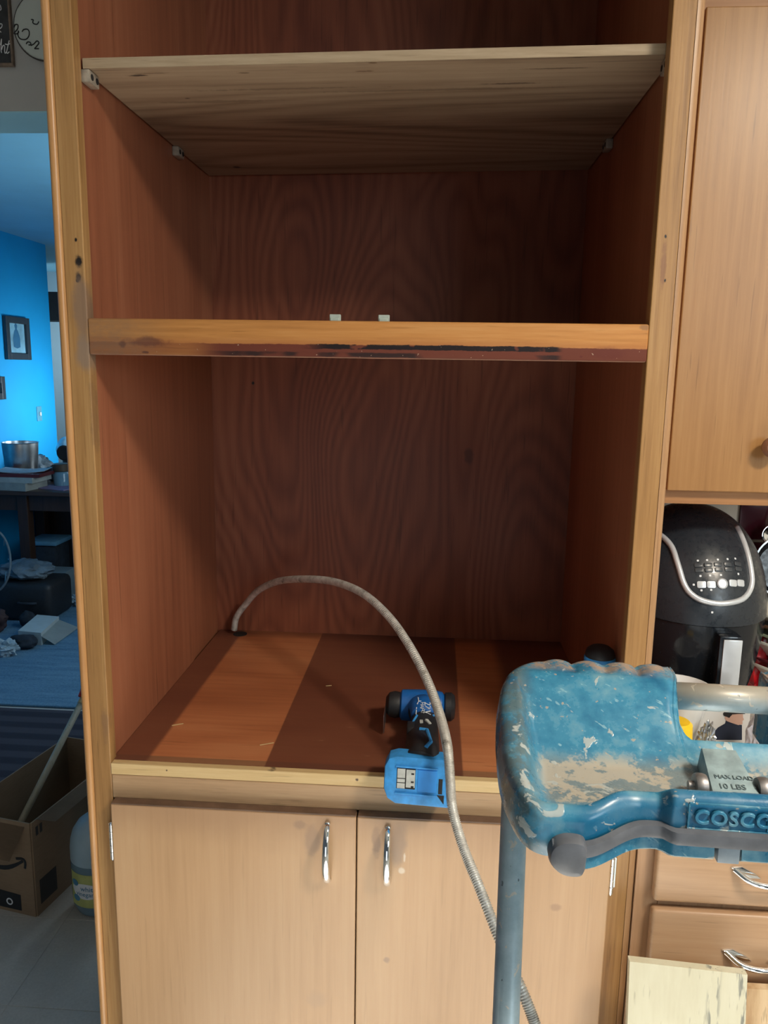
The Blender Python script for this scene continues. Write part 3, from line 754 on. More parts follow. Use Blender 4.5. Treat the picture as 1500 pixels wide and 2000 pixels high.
for s in (-1, 1):
    ctl = [(.146, -.058), (.148, -.071), (.158, -.0735), (.168, -.070), (.1745, -.060), (.172, -.049), (.163, -.0435), (.150, -.0440), (.146, -.050)]
    ctl = catmull([Vector((s * a_, b_, 0)) for a_, b_ in ctl + ctl[:1]], 4)[:-1]
    c = [(p.x, p.y) for p in ctl]
    if s > 0: c = c[::-1]
    # outline lives in the x-z plane, extruded along depth
    MC = frame_mat(Vector((0, -.150, HZ)), (1, 0, 0), (0, 0, 1))
    obj('brace_cap', prism(c[::-1], 0, .038, M=MC, bev=.005), M['brace'], lad, smooth=True, local=True)
def apron(u0, u1, n=24):
    bm = bmesh.new(); A = []
    for i in range(n + 1):
        a = u0 + (u1 - u0) * i / n; v0 = front_v(a) - .004
        zt = brace_z(a) - .0125; zb = HZ - .0635 - .009 * sm(.09, .147, abs(a))
        A.append([bm.verts.new(p) for p in ((a, v0 + .030, zt), (a, v0, zt), (a, v0 - .0015, zb + .003), (a, v0 + .002, zb), (a, v0 + .030, zb))])
    for s0, s1 in zip(A, A[1:]):
        for k in range(5): bm.faces.new((s0[k], s1[k], s1[(k + 1) % 5], s0[(k + 1) % 5]))
    bm.faces.new(A[0]); bm.faces.new(A[-1][::-1]); bmesh.ops.recalc_face_normals(bm, faces=bm.faces); return bm
for a, b in ((-.1462, -.0478), (-.0275, .0275), (.0478, .1462)):
    obj('apron', apron(a, b), M['tray2'], lad, smooth=True, local=True)
M['tab'] = plain('grey_tab_plastic', (.24, .29, .33), .4, 0, .15, 60)
for s in (-1, 1):
    a, b = sorted((s * .0455, s * .0290))
    obj('spacer_tab', box(a, b, -.168, -.140, HZ - .064, HZ - .0495, bev=.0012), M['tab'], lad, smooth=True, local=True)
# tube frame: both legs and the top grip bar
def tube_mat():
    t = NT('grey_blue_tube_enamel'); n2 = t.noise(t.coord(), 45, 5, .65); x, y, z = t.xyz()
    col = t.ramp(n2, [(.3, (.26, .36, .41)), (.7, (.38, .49, .55))])
    topd = t.math('MULTIPLY', t.step(z, HZ - .006, HZ + .010), .8)
    col = t.mix(topd, col, (.33, .275, .20))
    col = t.mix(t.math('MULTIPLY', t.step(t.noise(t.coord(), 70, 3, .6, .8), .63, .66), .85), col, (.55, .50, .42))
    col = t.mix(t.math('MULTIPLY', t.step(t.noise(t.scale((1, 1, .5)), 130, 2), .70, .73), .8), col, (.07, .09, .10))
    return t.done(col, .38, .15)
M['tube'] = tube_mat()
LX = .187
leg0 = Vector((-LX - .02, -.37, .012)); topL = Vector((-LX, -.004, HZ - .035))
for s in (-1, 1):
    a, b = Vector((leg0.x * -s, leg0.y, leg0.z)), Vector((topL.x * -s, topL.y, topL.z))
    obj('leg', tube([a, a.lerp(b, .5), b], .0127, 20), M['tube'], lad, smooth='all', local=True)
obj('grip_bar', tube([Vector((CU - .052, 0, HZ)), Vector((CU, 0, HZ)), Vector((CU + .060, 0, HZ))], .0130, 20, True), M['tube'], lad, smooth='all', local=True)
for s in (-1, 1):
    obj('rubber_foot', lathe([(.017, 0), (.018, .01), (.0155, .035), (.014, .045)], 18, Matrix.Translation((s * leg0.x * -1 if False else s * (LX + .02), -.365, 0))), M['tool_black'], lad, smooth=True, local=True)

# ------------------------------------------------------------------ upper cabinet on the right
UY = .28
uc = thing('wall_cabinet', 'golden wooden wall cabinet with one plain door beside the tall cabinet', 'cabinet', (.7, .40, 1.324))
obj('carcass', box(.3262, .878, UY + .02, .6515, 1.3245, 2.436), M['inner'], uc)
obj('bottom_rail', box(.3262, .878, UY, UY + .0195, 1.3245, 1.360, bev=.001), M['door_up'] if False else wood('golden_rail', (.27, .12, .046), (.38, .19, .078), (.46, .26, .12), 0, 130, 24, rough=.4), uc)
obj('top_rail', box(.3262, .878, UY, UY + .0195, 2.100, 2.436, bev=.001), bpy.data.materials['golden_rail'], uc)
obj('stile', box(.3262, .43, UY, UY + .0195, 1.3602, 2.0998, bev=.001), M['stile'], uc)
ud = obj('door', box(.402, .86, UY - .018, UY - .0003, 1.350, 2.112, bev=.002), M['door_up'], uc)
k = at(1503, 872, UY - .03)
obj('knob', lathe([(.006, 0), (.006, .012), (.016, .018), (.018, .026), (.012, .032), (0, .033)], 22, Matrix.Translation((k.x, UY - .0182, k.z)) @ Matrix.Rotation(math.pi / 2, 4, 'X')), wood('dark_knob_wood', (.10, .04, .02), (.18, .08, .04), (.25, .12, .06)), ud, smooth=True)

# ------------------------------------------------------------------ base cabinet and worktop
bc_ = thing('base_cabinet', 'wooden base cabinet with lipped drawers beside the tall cabinet', 'cabinet', (.7, .3, 0))
obj('carcass', box(.3262, .878, .026, .645, .09, .8768), M['inner'], bc_)
obj('stile', box(.3262, .362, .004, .0255, .09, .8768, bev=.001), M['frame_r'], bc_)
for z0, z1 in ((.852, .8768), (.735, .762), (.09, .13)): obj('rail', box(.3622, .878, .004, .0255, z0, z1, bev=.001), M['frame_r'], bc_)
obj('toe_board', box(.3262, .878, .06, .075, 0, .0895), M['frame_r'], bc_)
dz = [(.756, .866), (.560, .742), (.340, .546), (.12, .326)]
for i, (z0, z1) in enumerate(dz):
    d = obj('drawer', box(.350, .86, -.015, .0035, z0, z1, bev=.006, seg=3), M['drawer'], bc_, smooth=True)
    zc = at(1455, 1893, -.04).z if i == 1 else (z0 + z1) / 2
    a, b = at(1409, 1884, -.02).x, 0
    x0, x1 = a, a + .115
    bm = bmesh.new()
    pts = [(x0 + .006, -.0155, zc + .008), (x0 + .026, -.030, zc - .002), (x0 + .057, -.036, zc - .004), (x1 - .026, -.030, zc - .002), (x1 - .006, -.0155, zc + .008)]
    add_tube(bm, catmull(pts, 6), .0045, 12)
    for s, xx in ((1, x0), (-1, x1)):
        leaf = [(0, .012), (s * .016, .014), (s * .036, .004), (s * .046, -.004), (s * .030, -.004), (s * .012, .002)]
        if s > 0: leaf = leaf[::-1]
        add_prism(bm, leaf, 0, .003, frame_mat(Vector((xx, -.0152, zc)), (1, 0, 0), (0, 0, 1)), .0008)
    obj('handle', bm, M['chrome'], d, smooth=True)
tag(obj('worktop', box(.3262, .878, -.018, .651, .877, .915, bev=.004), plain('speckled_grey_worktop', (.42, .40, .37), .35, 0, .25, 140), origin=(.7, .3, .877)), 'kitchen worktop holding the black air fryer', 'worktop')

# ------------------------------------------------------------------ leaning boards, bottom right
def cream(t, col):
    x, y, z = t.xyz()
    st = t.math('MULTIPLY', t.step(t.noise(t.scale((70, 60, 5)), 1.0, 4, .65), .50, .58), t.math('ADD', t.step(x, .062, .076), t.math('MULTIPLY', t.step(x, .024, .034), t.step(x, .050, .040))))
    return t.mix(t.math('MULTIPLY', st, .8), col, (.16, .17, .16))
M['cream_board'] = wood('cream_painted_board', (.52, .47, .33), (.64, .61, .46), (.70, .68, .54), 2, 70, 26, rough=.5, bump=.1, contrast=.6, extra=cream)
M['pale_board'] = wood('pale_pine_board', (.46, .29, .15), (.62, .44, .26), (.70, .54, .35), 2, 90, 20, cath=.45, cfreq=5, cstretch=5, rough=.55)
A = at(1230, 1878, -.085); B = at(1460, 1904, -.085)
ztop = (A.z + B.z) / 2
def lean(x0, x1, yt, zt, yb, th, roll=0.0):
    """a board standing on the floor at y=yb and leaning back to y=yt"""
    bm = box(x0, x1, 0, th, 0, 1, bev=0)
    for v in bm.verts:
        k = v.co.z; v.co.y += yb + (yt - yb) * k; v.co.z = k * zt + (v.co.x - x0) * roll * k
    return bm
tag(obj('painted_board', lean(A.x, B.x, -.085, A.z, -.19, .012, (B.z - A.z) / (B.x - A.x)), M['cream_board'], origin=((A.x + B.x) / 2, -.19, 0)), 'scuffed cream-painted board leaning against the drawers', 'board')
c = at(1462, 1931, -.055)
tag(obj('pine_board', lean(c.x - .08, c.x + .18, -.055, c.z, -.14, .012), M['pale_board'], origin=(c.x, -.14, 0)), 'bare pine board leaning behind the cream-painted board', 'board')

# ------------------------------------------------------------------ air fryer
FX, FY = .506, .405
fry = thing('air_fryer', 'black egg-shaped air fryer with silver trim under the wall cabinet', 'air fryer', (FX, FY, .915))
def gloss(name, c, r):
    t = NT(name); d = t.noise(t.coord(), 90, 4, .7)
    return t.done(t.mix(t.step(d, .60, .85), c, tuple(min(1, x + .035) for x in c)), t.ramp(d, [(.4, r), (.7, r + .22)]), 0)
M['fry_lid'] = gloss('dusty_gloss_black', (.020, .026, .034), .24)
M['fry_body'] = gloss('gloss_black', (.008, .011, .016), .10)
M['silver'] = plain('silver_trim_plastic', (.66, .70, .74), .28, .35, .05)
def fryer_ring(z):
    k = max(0.0, (z - 1.108) / (1.3005 - 1.108))
    s = (1 - k ** 2.35) ** (1 / 2.15) if k < 1 else 0.0
    return Vector((FX, FY + .035 * k ** 1.3, z)), .1335 * s, .148 * s
bm = bmesh.new(); rings = []
zs = [1.108 + .1925 * math.sin(math.pi / 2 * i / 26) for i in range(27)]
for z in zs:
    c, rx, ry = fryer_ring(z); rx, ry = max(rx, .0006), max(ry, .0006)
    rings.append([bm.verts.new((c.x + rx * math.cos(2 * math.pi * i / 56), c.y + ry * math.sin(2 * math.pi * i / 56), z)) for i in range(56)])
for a, b in zip(rings, rings[1:]):
    for i in range(56): bm.faces.new((a[i], a[(i + 1) % 56], b[(i + 1) % 56], b[i]))
bm.faces.new(rings[0][::-1]); bm.faces.new(rings[-1])
bm.normal_update(); bvh = BVHTree.FromBMesh(bm)
lid = obj('lid', bm, M['fry_lid'], fry, smooth=True)
obj('basket', lathe([(.098, .925), (.106, .930), (.122, 1.0), (.1315, 1.075), (.132, 1.1065)], 56, Matrix.Translation((FX, FY, 0)), sy=1.1), M['fry_body'], fry, smooth=True)
obj('base', lathe([(.090, .9152), (.096, .918), (.098, .925)], 48, Matrix.Translation((FX, FY, 0)), sy=1.1), M['tool_black'], fry, smooth=True)
def on_lid(px, py):
    loc, nr, _, _ = bvh.ray_cast(CAM, ray(px, py).normalized())
    return loc, nr
tr = []
for q in catmull([Vector(p + (0,)) for p in [(1268, 1036), (1290, 1045), (1312, 1068), (1325, 1105), (1336, 1140), (1350, 1160), (1372, 1173), (1405, 1179), (1440, 1174), (1458, 1162), (1467, 1140), (1465, 1110), (1458, 1078), (1448, 1050), (1438, 1030)]], 6):
    l, n = on_lid(q.x, q.y)
    if l is not None: tr.append(l + n * .0008)
obj('trim_band', tube(tr, lambda t, i: .0052, 10), M['silver'], lid, smooth='all')
def button(px, py, w, h, mat, name='button', up=.0018):
    l, n = on_lid(px, py)
    x = Vector((1, 0, 0)); x = (x - n * x.dot(n)).normalized(); y = n.cross(x)
    Mx = frame_mat(l, x, y)
    return obj(name, prism(rrect(w, h, min(w, h) * .45, 3), -.0006, up, M=Mx, bev=.0005), mat, lid, smooth=True)
M['btn'] = plain('dark_grey_button', (.05, .058, .066), .3)
for r_, yy in ((0, 1104), (1, 1114)):
    for k in range(5): button(1364 + k * 19 + r_ * 1.5, yy - k * .6, .0068, .0038, M['btn'])
for xx in (1370, 1389): button(xx, 1142, .0075, .0062, M['silver'], 'button')
for xx in (1431, 1446): button(xx, 1139, .0075, .0062, M['silver'], 'button')
l, n = on_lid(1410, 1140)
x = (Vector((1, 0, 0)) - n * n.x).normalized()
obj('dial', lathe([(.0095, -.001), (.0095, .003), (.0078, .0042), (.0072, .003), (.003, .0032), (0, .0034)], 24, frame_mat(l, x, n.cross(x))), M['silver'], lid, smooth=True)
ib = []
for xx, yy in ((1363, 1095), (1381, 1094), (1402, 1093), (1421, 1092), (1436, 1091), (1368, 1125), (1387, 1124), (1408, 1123), (1442, 1121), (1370, 1153), (1389, 1152), (1355, 1142), (1391, 1196)):
    l, n = on_lid(xx, yy)
    if l is None: continue
    x = (Vector((1, 0, 0)) - n * n.x).normalized()
    ib.append(prism(rrect(.0018, .0018, .0008, 2), 0, .0003, M=frame_mat(l, x, n.cross(x))))
obj('icon', join(ib), M['white_print'], lid, kind='stuff')
# basket handle
h0 = at(1417, 1222, FY - .175); h1 = at(1454, 1222, FY - .175)
obj('handle', box(h0.x - .006, h1.x + .001, FY - .172, FY - .125, .972, 1.0995, bev=.004), M['fry_body'], fry, smooth=True)
obj('handle_plate', box(h0.x, h1.x, FY - .176, FY - .1722, .968, 1.094, bev=.0012), M['silver'], fry, smooth=True)

# ------------------------------------------------------------------ clutter on the worktop
WZ = .9152
M['white_china'] = plain('white_china', (.78, .78, .76), .2, var=.03)
M['yellow'] = plain('yellow_enamel', (.85, .55, .015), .35, var=.12, sc=30)
bp = at(1320, 1331, .21)
bowl = [(.028, WZ), (.031, WZ + .006), (.048, bp.z - .025), (.056, bp.z), (.053, bp.z + .0005), (.045, bp.z - .022), (.026, WZ + .010), (0, WZ + .009)]
tag(obj('white_bowl', lathe(bowl, 32, Matrix.Translation((bp.x, .19, 0))), M['white_china'], origin=(bp.x, .19, WZ), smooth=True), 'white bowl between the ladder tray and the air fryer', 'bowl')
yx = at(1322, 1400, .08)
tin = thing('yellow_beaker', 'yellow flared beaker with white rim upside down behind the ladder tray', 'beaker', (yx.x, .08, WZ))
MYZ = Matrix.Translation((yx.x, .08, 0))
obj('beaker_body', lathe([(.050, WZ + .006), (.040, WZ + .016), (.031, WZ + .034), (.0265, WZ + .055), (.0245, WZ + .090), (.020, WZ + .094), (0, WZ + .095)], 36, MYZ), M['yellow'], tin, smooth=True)
obj('rim', lathe([(.050, WZ), (.0535, WZ + .001), (.0535, WZ + .006), (.0505, WZ + .0085)], 36, MYZ, cap=False), M['white_china'], tin, smooth=True)
# crumpled foil
def lump(c, r, sx, sy, sz, amp, freq, sub=4, seed=0):
    bm = bmesh.new(); bmesh.ops.create_icosphere(bm, subdivisions=sub, radius=1.0)
    for v in bm.verts:
        d = v.co.normalized(); k = 1 + amp * noise.noise(d * freq + Vector((seed, seed * 2.3, 1))) + amp * .5 * noise.noise(d * freq * 2.7 + Vector((seed, 5, 9)))
        v.co = Vector(c) + Vector((d.x * sx * k, d.y * sy * k, max(-sz * .85, d.z * sz * k))) * r
    return bm
f0 = at(1377, 1414, .14)
tag(obj('foil_ball', lump((f0.x + .004, .14, WZ + .030), 1, .013, .012, .034, .5, 3.2), M['steel'], origin=(f0.x, .15, WZ)), 'crumpled foil ball beside the yellow tin', 'foil')
# printed case with a portrait of a man in a dark cap (flat print)
c0, c1 = at(1378, 1390, .18), at(1462, 1430, .18)
case = thing('disc_case', 'pale disc case printed with a capped person, standing on the worktop', 'case', ((c0.x + c1.x) / 2, .185, WZ))
ctop = at(1412, 1345, .18).z
obj('case_body', box(c0.x - .01, c1.x, .18, .194, WZ, ctop, bev=.001), plain('pale_card', (.60, .58, .55), .4, var=.05), case)
def flat_print(name, pix, mat, par, Y, lift):
    poly = [at(px, py, Y) for px, py in pix]
    pl = [(p.x, p.z) for p in poly]
    a = sum(pl[i][0] * pl[(i + 1) % len(pl)][1] - pl[(i + 1) % len(pl)][0] * pl[i][1] for i in range(len(pl)))
    if a < 0: pl = pl[::-1]
    return obj(name, prism(pl, 0, lift, M=frame_mat(Vector((0, Y, 0)), (1, 0, 0), (0, 0, 1))), mat, par)
M['navy'] = plain('navy_print', (.010, .016, .035), .5); M['capblack'] = plain('black_print', (.010, .008, .008), .5); M['skin_print'] = plain('skin_print', (.50, .31, .24), .5, var=.05)
flat_print('portrait_shoulders', [(1396, 1428), (1402, 1421), (1416, 1413), (1418, 1406), (1428, 1409), (1440, 1415), (1449, 1416), (1449, 1445), (1392, 1445)], M['navy'], case, .1799, .0003)
flat_print('portrait_face', [(1415, 1402), (1418, 1398), (1424, 1402), (1427, 1396), (1442, 1394), (1451, 1395), (1451, 1401), (1453, 1405), (1450, 1408), (1450, 1414), (1442, 1416), (1430, 1412), (1419, 1408)], M['skin_print'], case, .1799, .0005)
flat_print('portrait_cap', [(1412, 1394), (1414, 1391), (1424, 1388), (1442, 1388), (1454, 1390), (1455, 1394), (1442, 1394), (1430, 1395), (1424, 1402), (1420, 1400), (1414, 1398)], M['capblack'], case, .1799, .0007)
# translucent bag
bg0 = at(1480, 1412, .12)
tag(obj('plastic_bag', lump((bg0.x + .004, .12, WZ + .045), 1, .020, .016, .050, .35, 2.6, seed=4), plain('clear_pinkish_plastic', (.70, .68, .74), .15, 0, .15, 60, Transmission_Weight=.45), origin=(bg0.x, .12, WZ), smooth=True), 'crumpled clear plastic bag beside the disc case', 'bag')
# red snack bag
r0 = at(1474, 1322, .44)
tag(obj('red_bag', lump((r0.x, .46, WZ + .058), 1, .030, .022, .062, .3, 2.4, seed=8), plain('red_foil_bag', (.36, .008, .012), .25, 0, .4, 50), origin=(r0.x, .47, WZ), smooth=True), 'red foil bag to the right of the air fryer', 'bag')
# stacked dishes and cookware at the right edge
M['cream_china'] = plain('cream_china', (.78, .78, .68), .25, var=.06)
M['maroon'] = plain('maroon_glaze', (.10, .015, .02), .25); M['green'] = plain('green_glaze', (.34, .42, .28), .3); M['brown_glaze'] = plain('brown_glaze', (.20, .10, .06), .3)
DX = .76; DY = .48
zb = WZ + .030
tray_st = thing('dish_crate', 'dark crate under the stacked dishes at the right edge', 'crate', (DX, DY, WZ))
obj('crate_body', box(DX - .085, DX + .14, DY - .07, DY + .11, WZ, WZ + .030, bev=.004), M['tool_black'], tray_st)
zt = WZ + .0305
names = [('cream dish at the bottom of the right-hand stack', 'cream_china', .030, .113), ('cream dish with maroon band in the right-hand stack', 'maroon', .014, .113), ('tall cream bowl in the middle of the right-hand stack', 'cream_china', .034, .112),
         ('pale green dish in the right-hand stack', 'green', .016, .112), ('brown dish near the top of the right-hand stack', 'brown_glaze', .018, .110), ('cream dish topping the right-hand stack', 'cream_china', .022, .112)]
for lb, mt, hh, rr in names:
    pr = [(rr * .7, 0), (rr * .8, .002), (rr, hh - .004), (rr, hh), (rr * .97, hh), (rr * .72, .006), (0, .005)]
    tag(obj('dish', lathe(pr, 40, Matrix.Translation((DX, DY, zt))), M[mt], origin=(DX, DY, zt), smooth=True), lb, 'dish', 'dishes stacked at the right edge')
    zt += hh + .0004
# frying pan standing on the dishes, leaning on the tiles
pc = at(1524, 1140, .56)
pan = thing('frying_pan', 'black frying pan with a bright rim leaning behind the dish stack', 'pan', (pc.x, .56, zt))
MP = Matrix.Translation((pc.x + .012, .575, zt + .060)) @ Matrix.Rotation(math.radians(72), 4, 'X')
obj('pan_body', lathe([(0, -.012), (.050, -.012), (.066, .010), (.0665, .010), (.052, -.009), (0, -.009)], 40, MP), M['fry_body'], pan, smooth=True)
obj('rim', lathe([(.066, .0095), (.069, .0102), (.069, .0118), (.0655, .0115)], 40, MP, cap=False), M['steel'], pan, smooth=True)
lz = at(1508, 1050, .60)
ladl = thing('ladle', 'steel ladle hanging against the maroon tile', 'ladle', (lz.x + .008, .62, lz.z))
obj('ladle_bowl', lathe([(.001, -.014), (.014, -.010), (.0225, .002), (.0235, .008), (.0225, .008), (.0135, -.008), (.001, -.012)], 28, Matrix.Translation((lz.x + .008, .622, lz.z)) @ Matrix.Rotation(math.radians(80), 4, 'X')), M['chrome'], ladl, smooth=True)
obj('ladle_handle', tube([Vector((lz.x + .012, .628, lz.z + .018)), Vector((lz.x + .03, .64, lz.z + .12)), Vector((lz.x + .04, .642, 1.3240))], .0035, 8), M['chrome'], ladl, smooth='all')

# ------------------------------------------------------------------ signs on the header
HY = .649
M['slate'] = plain('weathered_dark_slate', (.030, .034, .038), .7, 0, .6, 30)
s0, s1 = at(0, 132, HY), at(28, 128, HY)
sgn = thing('chalkboard_sign', 'dark weathered wooden sign with white script lettering on the header', 'sign', (s1.x - .15, HY, s1.z))
obj('board', box(s1.x - .30, s1.x, HY - .009, HY - .0005, s1.z, 2.43, bev=.003), M['slate'], sgn, smooth=True)
obj('rim', join([box(s1.x - .302, s1.x + .003, HY - .011, HY - .0007, s1.z - .004, s1.z + .002, bev=.001), box(s1.x - .001, s1.x + .003, HY - .011, HY - .0007, s1.z + .0022, 2.43, bev=.001)]), plain('worn_brown_rim', (.20, .15, .11), .7, 0, .4, 40), sgn)
wp = M['white_print']
def script(name, strokes, Y, r, mat, par):
    bm = bmesh.new()
    for s in strokes:
        add_tube(bm, catmull([at(px, py, Y) for px, py in s], 5), r, 6)
    return obj(name, bm, mat, par)
script('lettering', [[(1, 88), (3, 76), (2, 96), (3, 103)], [(3, 97), (6, 89), (9, 90), (9, 99), (10, 104), (13, 101)], [(18, 79), (15, 92), (13, 102), (15, 104), (18, 101)], [(10, 86), (15, 87), (20, 85)]], HY - .010, .0010, wp, sgn)
script('lettering', [[(-5, 58), (0, 47), (4, 48), (3, 53), (-2, 58), (2, 63)], [(-4, 14), (0, 10), (2, 18), (-2, 21)]], HY - .010, .0010, wp, sgn)
rc = at(86, 50, HY - .016); rr = (at(25, 50, HY - .016) - rc).length
rs = thing('round_sign', 'round white enamel sign with black script and rusted rim on the header', 'sign', (rc.x, HY, rc.z - rr))
MR = Matrix.Translation((rc.x, HY - .0115, rc.z)) @ Matrix.Rotation(math.pi / 2, 4, 'X')
def enamel():
    t = NT('chipped_white_enamel'); n = t.noise(t.coord(), 60, 4, .7)
    c0 = Vector((0, -.0115, rr))
    d = t.vmath('LENGTH', t.vmath('SUBTRACT', t.coord(), c0), (0, 0, 0))
    e = t.step(t.math('ADD', d, t.math('MULTIPLY', n, .014)), rr + .003, rr + .009)
    col = t.mix(e, (.50, .56, .53), (.07, .05, .035))
    return t.done(col, .4)
obj('disc', lathe([(0, -.002), (rr * .975, -.002), (rr * .985, .001), (rr * .97, .003), (0, .0045)], 56, MR), enamel(), rs, smooth=True)
obj('rim', lathe([(rr * .965, -.004), (rr * 1.0, -.004), (rr * 1.01, .001), (rr * .975, .0042)], 56, MR, cap=False), plain('rusted_rim', (.06, .05, .042), .6, 0, .6, 60), rs, smooth=True)
ink = plain('black_script_ink', (.012, .012, .012), .6)
YS = HY - .0155
script('lettering', [[(27, 54), (30, 48), (35, 49), (34, 57), (27, 65), (33, 66), (37, 62)], [(36, 60), (35, 69), (40, 76), (50, 77), (56, 71), (57, 62), (53, 57), (46, 58), (43, 62)], [(61, 38), (65, 39), (64, 44), (68, 47), (73, 47), (76, 42)], [(51, 86), (54, 82), (59, 83), (60, 87), (56, 88)], [(60, 89), (66, 86), (72, 80), (76, 84), (70, 92), (68, 95), (76, 95)]], YS, .0012, ink, rs)

# ------------------------------------------------------------------ living room: left strip
M['navy_rug'] = None
def stripes():
    t = NT('dark_striped_runner'); x, y, z = t.xyz()
    w = t.math('MULTIPLY_ADD', t.math('SINE', t.math('MULTIPLY', y, 62.0)), .5, .5)
    n = t.noise(t.coord(), 220, 3, .6)
    col = t.mix(t.step(w, .3, .7), (.018, .018, .030), (.050, .045, .060))
    t.bump(n, .5, .003); return t.done(t.mix(t.math('MULTIPLY', n, .4), col, (.03, .03, .04)), .95)
def frieze():
    t = NT('pale_blue_grey_rug'); n = t.noise(t.coord(), 120, 4, .7); b = t.noise(t.scale((1, 9, 1)), 2.4, 3, .6)
    col = t.ramp(t.math('ADD', t.math('MULTIPLY', n, .5), t.math('MULTIPLY', b, .5)), [(.35, (.055, .15, .25)), (.65, (.16, .30, .42))])
    t.bump(n, .6, .004); return t.done(col, .95)
tag(obj('dark_runner', box(-2.95, -.62, 1.42, 2.095, .0005, .009, bev=.003), stripes(), origin=(-1.8, 1.76, 0)), 'dark striped runner rug behind the cardboard box', 'rug')
tag(obj('pale_rug', box(-2.98, -.7, 2.125, 4.9, .0005, .012, bev=.004), frieze(), origin=(-1.9, 3.5, 0)), 'pale blue-grey rug on the living room floor', 'rug')
# picture frames and switch on the blue wall
LXW = -3.008
M['frame_dark'] = plain('dark_picture_frame', (.03, .045, .06), .4); M['mat_board'] = plain('pale_picture_mat', (.20, .42, .55), .5, var=.3, sc=9)
def wall_frame(y0, y1, z0, z1, lb):
    f = thing('picture_frame', lb, 'picture', (LXW, (y0 + y1) / 2, z0), 'pictures on the blue wall')
    w = .045
    bm = join([box(LXW + .001, LXW + .028, y0, y0 + w, z0, z1, bev=.003), box(LXW + .001, LXW + .028, y1 - w, y1, z0, z1, bev=.003), box(LXW + .001, LXW + .028, y0 + w, y1 - w, z0, z0 + w, bev=.003), box(LXW + .001, LXW + .028, y0 + w, y1 - w, z1 - w, z1, bev=.003)])
    obj('frame', bm, M['frame_dark'], f); obj('print', box(LXW + .001, LXW + .008, y0 + w, y1 - w, z0 + w, z1 - w), M['mat_board'], f)
    obj('figure', lathe([(0.001, -.07), (.045, -.06), (.05, .0), (.028, .05), (.012, .065), (.02, .09), (.001, .11)], 14, Matrix.Translation((LXW + .0085, (y0 + y1) / 2, (z0 + z1) / 2)) @ Matrix.Diagonal((.02, 1, 1, 1))), plain('blue_print', (.03, .14, .26), .5), f)
a, b = atx(50, 622, LXW), atx(50, 703, LXW); c = atx(3, 612, LXW)
wall_frame(c.y, a.y, b.z, a.z, 'dark framed picture on the blue wall above the table')
a2 = atx(2, 735, LXW); b2 = atx(2, 780, LXW)
wall_frame(a2.y - .35, a2.y, b2.z, a2.z, 'lower dark framed picture cut by the left image edge')
s = atx(76, 808, LXW)
sw = thing('light_switch', 'small light switch on the blue wall near its far end', 'switch', (LXW, s.y, s.z - .05))
obj('plate', box(LXW + .0005, LXW + .006, s.y - .035, s.y + .035, s.z - .055, s.z + .055, bev=.002), plain('blue_grey_switch_plate', (.10, .33, .45), .4), sw)
obj('toggle', box(LXW + .0062, LXW + .018, s.y - .009, s.y + .009, s.z - .016, s.z + .012, bev=.003), M['white_china'], sw)
# table
TZ = .75
tb = thing('wooden_table', 'dark wooden table heaped with clutter in the living room', 'table', (-2.3, 4.1, 0))
M['table'] = wood('dark_table_wood', (.03, .014, .009), (.055, .026, .016), (.08, .04, .025), 2, 80, 20, rough=.4)
obj('tabletop', box(-2.97, -1.6, 3.62, 4.5, TZ - .03, TZ, bev=.006), wood('dark_table_top', (.03, .016, .010), (.06, .03, .02), (.09, .05, .03), 0, 80, 20, rough=.35), tb)
for yy in (3.70, 4.38): obj('apron', box(-2.86, -1.70, yy, yy + .02, TZ - .14, TZ - .0302), M['table'], tb)
for xx, yy in ((-2.66, 3.72), (-1.72, 3.72), (-2.90, 4.38), (-1.72, 4.38)):
    obj('leg', box(xx - .035, xx + .035, yy - .035, yy + .035, 0.012, TZ - .0302, bev=.004), M['table'], tb)
def single(name, bm, mat, lb, cat, o, group=None, **k): return tag(obj(name, bm, mat, origin=o, **k), lb, cat, group)
blocker = thing('shade_blocker', 'added dark chest standing under the cluttered table against the blue wall', 'blocker', (-2.4, 4.5, .0125))  # added dark block in place of the shade under the table
obj('blocker_body', box(-2.99, -1.72, 4.46, 4.80, .0125, .56, bev=.006), M['table'], blocker)
obj('lid', box(-2.995, -1.70, 4.45, 4.81, .5605, .60, bev=.006), M['table'], blocker)
# on the table
c = at(20, 905, 3.85); r = .115
single('steel_pot', lathe([(r * .8, TZ), (r * .85, TZ + .01), (r, TZ + .27), (r * 1.04, TZ + .275), (r * .97, TZ + .275), (r * .8, TZ + .02), (0, TZ + .015)], 32, Matrix.Translation((c.x, 3.99, .0))), M['steel'], 'steel pot standing on the cluttered table', 'pot', (c.x, 3.98, TZ), smooth=True)
M['cloth_grey'] = plain('grey_cloth', (.13, .17, .20), .9, 0, .4, 14, .2); M['cloth_dark'] = plain('dark_cloth', (.02, .028, .04), .9, 0, .5, 14, .2); M['paper'] = plain('pale_paper', (.34, .44, .50), .7, 0, .15, 12)
c = at(62, 900, 4.2); single('grey_cloth', lump((c.x + .01, 4.22, TZ + .075), 1, .11, .09, .09, .4, 2.2, seed=3), M['cloth_grey'], 'grey crumpled cloth beside the steel pot', 'cloth', (c.x, 4.22, TZ), smooth=True)
c = at(105, 890, 4.3); single('dark_cloth', lump((c.x + .12, 4.10, TZ + .05), 1, .085, .06, .058, .3, 2.6, seed=9), M['cloth_dark'], 'dark bundle of cloth on the table by the white mixer', 'cloth', (c.x, 4.10, TZ), smooth=True)
